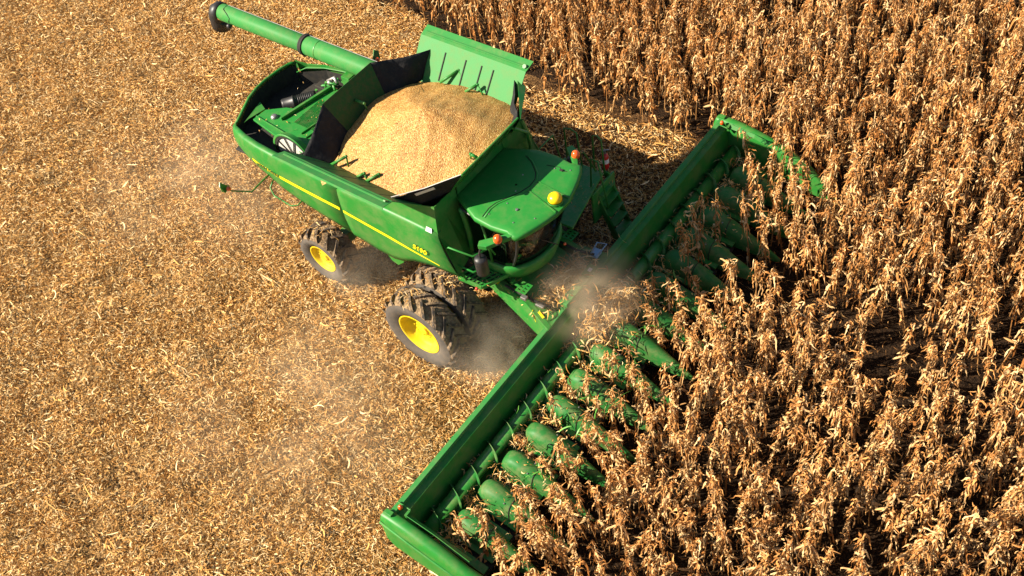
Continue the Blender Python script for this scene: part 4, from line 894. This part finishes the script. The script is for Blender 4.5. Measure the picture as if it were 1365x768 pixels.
# end dividers
for s in (-1, 1):
    st = [(2.28, 0.24, 1.00, 1.22), (2.32, 0.30, 0.55, 1.34), (2.50, 0.33, 0.40, 1.37), (3.0, 0.33, 0.35, 1.33), (3.6, 0.32, 0.30, 1.22), (4.2, 0.29, 0.25, 1.04), (4.8, 0.27, 0.18, 0.80), (5.3, 0.15, 0.12, 0.45), (5.6, 0.03, 0.10, 0.16)]
    rows = []
    for (x, wd, zb, zt) in st:
        row = []; yc = s*(6.24-max(0, x-4.2)*0.12)
        for j in range(13):
            a = math.pi*j/12; cc = math.cos(a); ss = math.sin(a); row.append((x, yc+(abs(cc)**0.55)*math.copysign(1, cc)*wd/2, zb+(zt-zb)*(ss**0.42 if ss > 1e-6 else 0)))
        rows.append(row)
    b = MB().grid(rows); b.f.append(tuple(range(12, -1, -1)))
    o = b.build('end_divider', G, HD, solid=0.012, smooth=True); md = o.modifiers.new('split', 'EDGE_SPLIT'); md.split_angle = R(50)
    b = MB(); b.grid([[(2.72, s*6.02, 1.30), (2.72, s*6.09, 1.375)], [(3.4, s*6.02, 1.24), (3.4, s*6.09, 1.31)], [(4.2, s*6.02, 1.06), (4.2, s*6.10, 1.13)]]); b.box((2.74, s*6.04, 1.30), (0.05, 0.12, 0.14)); b.build('divider_lip', G, HD, solid=0.012)
    b = MB(); b.tube([(2.32, s*6.40, 1.18), (3.0, s*6.41, 1.05), (3.8, s*6.40, 0.86), (4.4, s*6.34, 0.66)], 0.022, 8); b.build('divider_ridge', M['green_flap'], HD, smooth=True)
    b = MB(); b.box((XH-0.02, s*6.22, 1.38), (0.16, 0.10, 0.06)); b.tube([(2.44, s*5.95, 1.37), (2.75, s*5.95, 1.34)], 0.018, 6); b.build('end_bracket', G, HD, bevel=0.01)
    b = MB(); b.lathe([(0.001, 0.08), (0.03, 0.07), (0.045, 0.04), (0.045, 0)], (XH+0.08, s*6.02, 1.36), (0, 0, 1), 14); b.build('end_lamp', M['amber'], HD, smooth=True)
# green corn leaves stuck on the centre snout
# ------------------------------------------------------------------ grain heap, trimmed by the hopper
verts = []; polys = []
for q in hop:
    n0 = len(verts); verts += q; polys.append(tuple(range(n0, n0+len(q))))
bv = BVHTree.FromPolygons(verts, polys)
CX, CY = -1.08, 0.08
NA, NR = 144, 44; rows = [[] for _ in range(NR+1)]
def heap_z(x, y):
    dx, dy = (x-CX)*0.75, y-CY; z = 4.93+0.06*(x-CX)-0.48*math.sqrt(dx*dx+dy*dy+0.05)
    z += 0.03*math.sin(2.1*x+1.3)*math.sin(2.3*y)+0.014*math.sin(7*x+2*y)*math.sin(5*y-3*x)+0.007*math.sin(15*x-4*y)*math.sin(13*y+6*x)
    dd = math.hypot(x+1.05, y-0.75); z += 0.02*math.exp(-((dd-0.42)/0.10)**2)*max(0, min(1, (x+1.2)*2))+0.012*math.sin(9*math.atan2(y-CY, x-CX)+3*math.hypot(x-CX, y-CY))*min(1, math.hypot(x-CX, y-CY))
    return z
for a in range(NA):
    th = 2*math.pi*a/NA; best = 2.4; c, s_ = math.cos(th), math.sin(th)
    for q in range(1, 120):      # march outwards until the heap meets a flap or a canvas corner
        r1 = q*0.02+0.2; p0 = Vector((CX+c*r1, CY+s_*r1, heap_z(CX+c*r1, CY+s_*r1))); r2 = r1+0.021; p1 = Vector((CX+c*r2, CY+s_*r2, heap_z(CX+c*r2, CY+s_*r2)))
        h = bv.ray_cast(p0, (p1-p0).normalized(), (p1-p0).length)
        if h[0] is not None: best = r1+(h[0]-p0).length+0.012; break
    for i in range(NR+1):
        t = i/NR; x = CX+c*best*t; y = CY+s_*best*t; rows[i].append((x, y, heap_z(x, y)))
b = MB(); b.grid(rows[1:], closed=True); b.v.append(Vector(rows[0][0])); ctr = len(b.v)-1
for j in range(NA): b.f.append((ctr, j, (j+1) % NA))
gh = b.build('grain_heap', M['grain'], None, smooth=True); recalc(gh)
tag(gh, 'heap of golden shelled corn kernels filling the open grain tank', 'grain')
bpy.context.view_layer.update()

# ------------------------------------------------------------------ husks on the header, green leaves
def pile(name, label, cat, spots_, n, rng, L=(0.10, 0.34), W=(0.006, 0.016), m_=None):
    P = []; 
    for (cx, cy, cz, rx, ry, rz, f) in spots_:
        k = int(n*f); X = rng.normal(0, rx, k); Y = rng.normal(0, ry, k); Z = np.abs(rng.normal(0, rz, k)); P.append(np.stack([cx+X, cy+Y, cz+Z], -1))
    P0 = np.concatenate(P); nn = len(P0); K = 5; az = rng.uniform(0, 6.28, nn); el = rng.normal(0, 0.45, nn); Ls = rng.uniform(*L, nn); wd = rng.uniform(*W, nn); cur = rng.normal(0, 1.5, nn); tw = rng.uniform(-1, 1, nn)
    PP = np.zeros((nn, K, 3)); WW = np.zeros((nn, K, 3)); PP[:, 0] = P0
    for i in range(K):
        t = i/(K-1); a = az+cur*t; e = el-0.9*t
        dv = np.stack([np.cos(a)*np.cos(e), np.sin(a)*np.cos(e), np.sin(e)], -1)
        if i: PP[:, i] = PP[:, i-1]+dv*(Ls/(K-1))[:, None]
        sd_ = np.stack([-np.sin(a), np.cos(a), 0*a], -1); ang = (tw+tw*t)[:, None]
        WW[:, i] = (sd_*np.cos(ang)+np.array([0, 0, 1.0])*np.sin(ang))*(wd*(0.3 if i in (0, K-1) else 1))[:, None]
    V, F = strips(PP, WW); o = mesh_np(name, V, F, [m_ or M['straw']]); tag(o, label, cat, kind='stuff'); return o
rg = np.random.default_rng(3)
pile('husk_pile', 'shredded husks heaped on the feeder house behind the middle of the header', 'husks', [(2.12, 0.10, 1.36, 0.16, 0.42, 0.09, 0.8), (1.9, -0.2, 1.40, 0.25, 0.3, 0.03, 0.2)], 1500, rg)
pile('husk_clump', 'tangled husks and stalks piled on the cross auger at the header centre', 'husks', [(3.05, 0.1, 0.9, 0.22, 0.34, 0.16, 0.6), (3.3, 0.45, 0.95, 0.2, 0.2, 0.2, 0.25), (3.1, -0.4, 0.85, 0.2, 0.3, 0.12, 0.15)], 1500, rg)
sp_ = [(2.95+rg.normal(0, .08), (k+0.5)*0.762+rg.normal(0, .08), 0.68, 0.16, 0.16, 0.06, 1/32) for k in range(-8, 8)]+[(3.45, (k+0.5)*0.762, 0.55, 0.2, 0.08, 0.12, 1/32) for k in range(-8, 8)]
pile('header_trash', 'scattered leaf and husk bits lying in the trough of the corn header', 'crop residue', sp_, 2600, rg, (0.06, 0.26), (0.004, 0.013))
pile('snout_leaves', 'a few dry leaf scraps dropped across the header snouts', 'crop residue', [(3.8+0.2*(k % 3), k*0.762, 0.86, 0.25, 0.16, 0.01, 1/15) for k in range(-7, 8)], 260, rg, (0.06, 0.2), (0.005, 0.012))
pile('green_leaf_scraps', 'a few still green corn leaves caught among the header snouts', 'green leaves', [(4.05, 0.0, 0.9, 0.05, 0.12, 0.03, 0.12), (4.3, -0.76, 0.88, 0.1, 0.1, 0.03, 0.12), (4.2, -1.9, 0.85, 0.15, 0.1, 0.1, 0.1), (4.2, -2.67, 0.85, 0.15, 0.1, 0.1, 0.12), (4.1, -3.8, 0.85, 0.15, 0.2, 0.1, 0.16), (4.0, 1.5, 0.85, 0.15, 0.2, 0.1, 0.12), (4.6, 5.7, 1.0, 0.15, 0.2, 0.1, 0.1), (2.95, -1.5, 0.95, 0.1, 0.5, 0.05, 0.06)], 90, rg, (0.12, 0.4), (0.006, 0.016), M['greenleaf'])
pile('deck_chaff', 'chaff and husk bits settled on the machine ledges', 'crop residue', [(-5.0, 0.0, 3.2, 0.4, 0.5, 0.01, 0.12), (0.9, -1.15, 2.09, 0.25, 0.2, 0.01, 0.1), (0.9, 1.9, 2.02, 0.4, 0.5, 0.01, 0.3), (1.2, -0.8, 1.66, 0.3, 0.2, 0.02, 0.2)], 420, rg, (0.03, 0.12), (0.003, 0.008))
pile('wheel_straw', 'straw and mud stuck on the inner front tyre tread', 'crop residue', [(0.2, -1.52, 1.93, 0.25, 0.18, 0.03, 0.4), (-0.3, -2.29, 1.92, 0.2, 0.18, 0.02, 0.3), (-3.6, -1.57, 1.46, 0.18, 0.22, 0.02, 0.3)], 300, rg, (0.05, 0.2), (0.004, 0.01))

# ------------------------------------------------------------------ dust
def dust(name, label, c, r, dens, scale=1.6, seed=0.0, col=(0.90, 0.73, 0.52), lo=0.45, hi=0.75):
    b = MB(); prof = [(math.sin(math.pi*i/12)+1e-3, -math.cos(math.pi*i/12)) for i in range(13)]; b.lathe(prof, (0, 0, 0), (0, 0, 1), 24)
    Mx = bpy.data.materials.new(name+'_volume'); Mx.use_nodes = True; t = Mx.node_tree; t.nodes.remove(t.nodes['Principled BSDF'])
    v = t.nodes.new('ShaderNodeVolumePrincipled'); v.inputs['Color'].default_value = (*col, 1); v.inputs['Anisotropy'].default_value = 0.0
    tc = t.nodes.new('ShaderNodeTexCoord')
    ln = t.nodes.new('ShaderNodeVectorMath'); ln.operation = 'LENGTH'; t.links.new(tc.outputs['Object'], ln.inputs[0])
    fo = t.nodes.new('ShaderNodeMapRange'); fo.interpolation_type = 'SMOOTHERSTEP'; fo.inputs['From Min'].default_value = 0.1; fo.inputs['From Max'].default_value = 0.98; fo.inputs['To Min'].default_value = 1; fo.inputs['To Max'].default_value = 0
    t.links.new(ln.outputs['Value'], fo.inputs['Value'])
    g_ = t.nodes.new('ShaderNodeNewGeometry')
    of = t.nodes.new('ShaderNodeVectorMath'); of.inputs[1].default_value = (seed, seed*2, seed*3); t.links.new(g_.outputs['Position'], of.inputs[0])
    n = t.nodes.new('ShaderNodeTexNoise'); n.inputs['Scale'].default_value = scale; n.inputs['Detail'].default_value = 3.5; n.inputs['Distortion'].default_value = 0.4; t.links.new(of.outputs[0], n.inputs['Vector'])
    mr = t.nodes.new('ShaderNodeMapRange'); mr.inputs['From Min'].default_value = lo; mr.inputs['From Max'].default_value = hi; mr.inputs['To Max'].default_value = dens
    t.links.new(n.outputs['Fac'], mr.inputs['Value'])
    mu = t.nodes.new('ShaderNodeMath'); mu.operation = 'MULTIPLY'; t.links.new(fo.outputs[0], mu.inputs[0]); t.links.new(mr.outputs[0], mu.inputs[1])
    t.links.new(mu.outputs[0], v.inputs['Density']); t.links.new(v.outputs[0], t.nodes['Material Output'].inputs['Volume'])
    me = bpy.data.meshes.new(name); me.from_pydata([tuple(p) for p in b.v], [], b.f); me.materials.append(Mx)
    o = bpy.data.objects.new(name, me); COL.objects.link(o); o.location = c; o.scale = r; tag(o, label, 'dust', kind='stuff'); return o
dust('dust_cloud', 'pale dust puff rising over the middle of the corn header', (2.75, -0.05, 1.45), (1.5, 1.6, 1.15), 1.9, 1.2, 1.0, lo=0.40, hi=0.7)
dust('dust_cloud', 'brown dust swirling behind the front dual wheels', (1.35, -1.9, 0.75), (1.7, 1.4, 1.0), 1.0, 1.6, 5.0, (0.72, 0.62, 0.5), lo=0.35, hi=0.7)
dust('dust_cloud', 'thin dust drifting behind the rear wheel', (-2.5, -1.6, 0.7), (1.6, 1.3, 0.9), 0.5, 1.2, 9.0, (0.75, 0.66, 0.52), lo=0.35, hi=0.7)
dust('dust_cloud', 'faint dust haze over the cut ground beside the front wheels', (-1.0, -5.2, 0.7), (4.4, 3.6, 1.0), 0.30, 0.5, 3.0, lo=0.35, hi=0.7)
dust('dust_cloud', 'faint dust haze over the cut ground behind the machine', (-8.0, -1.5, 0.8), (4.8, 4.0, 1.0), 0.24, 0.5, 13.0, lo=0.35, hi=0.7)
bpy.context.view_layer.update()
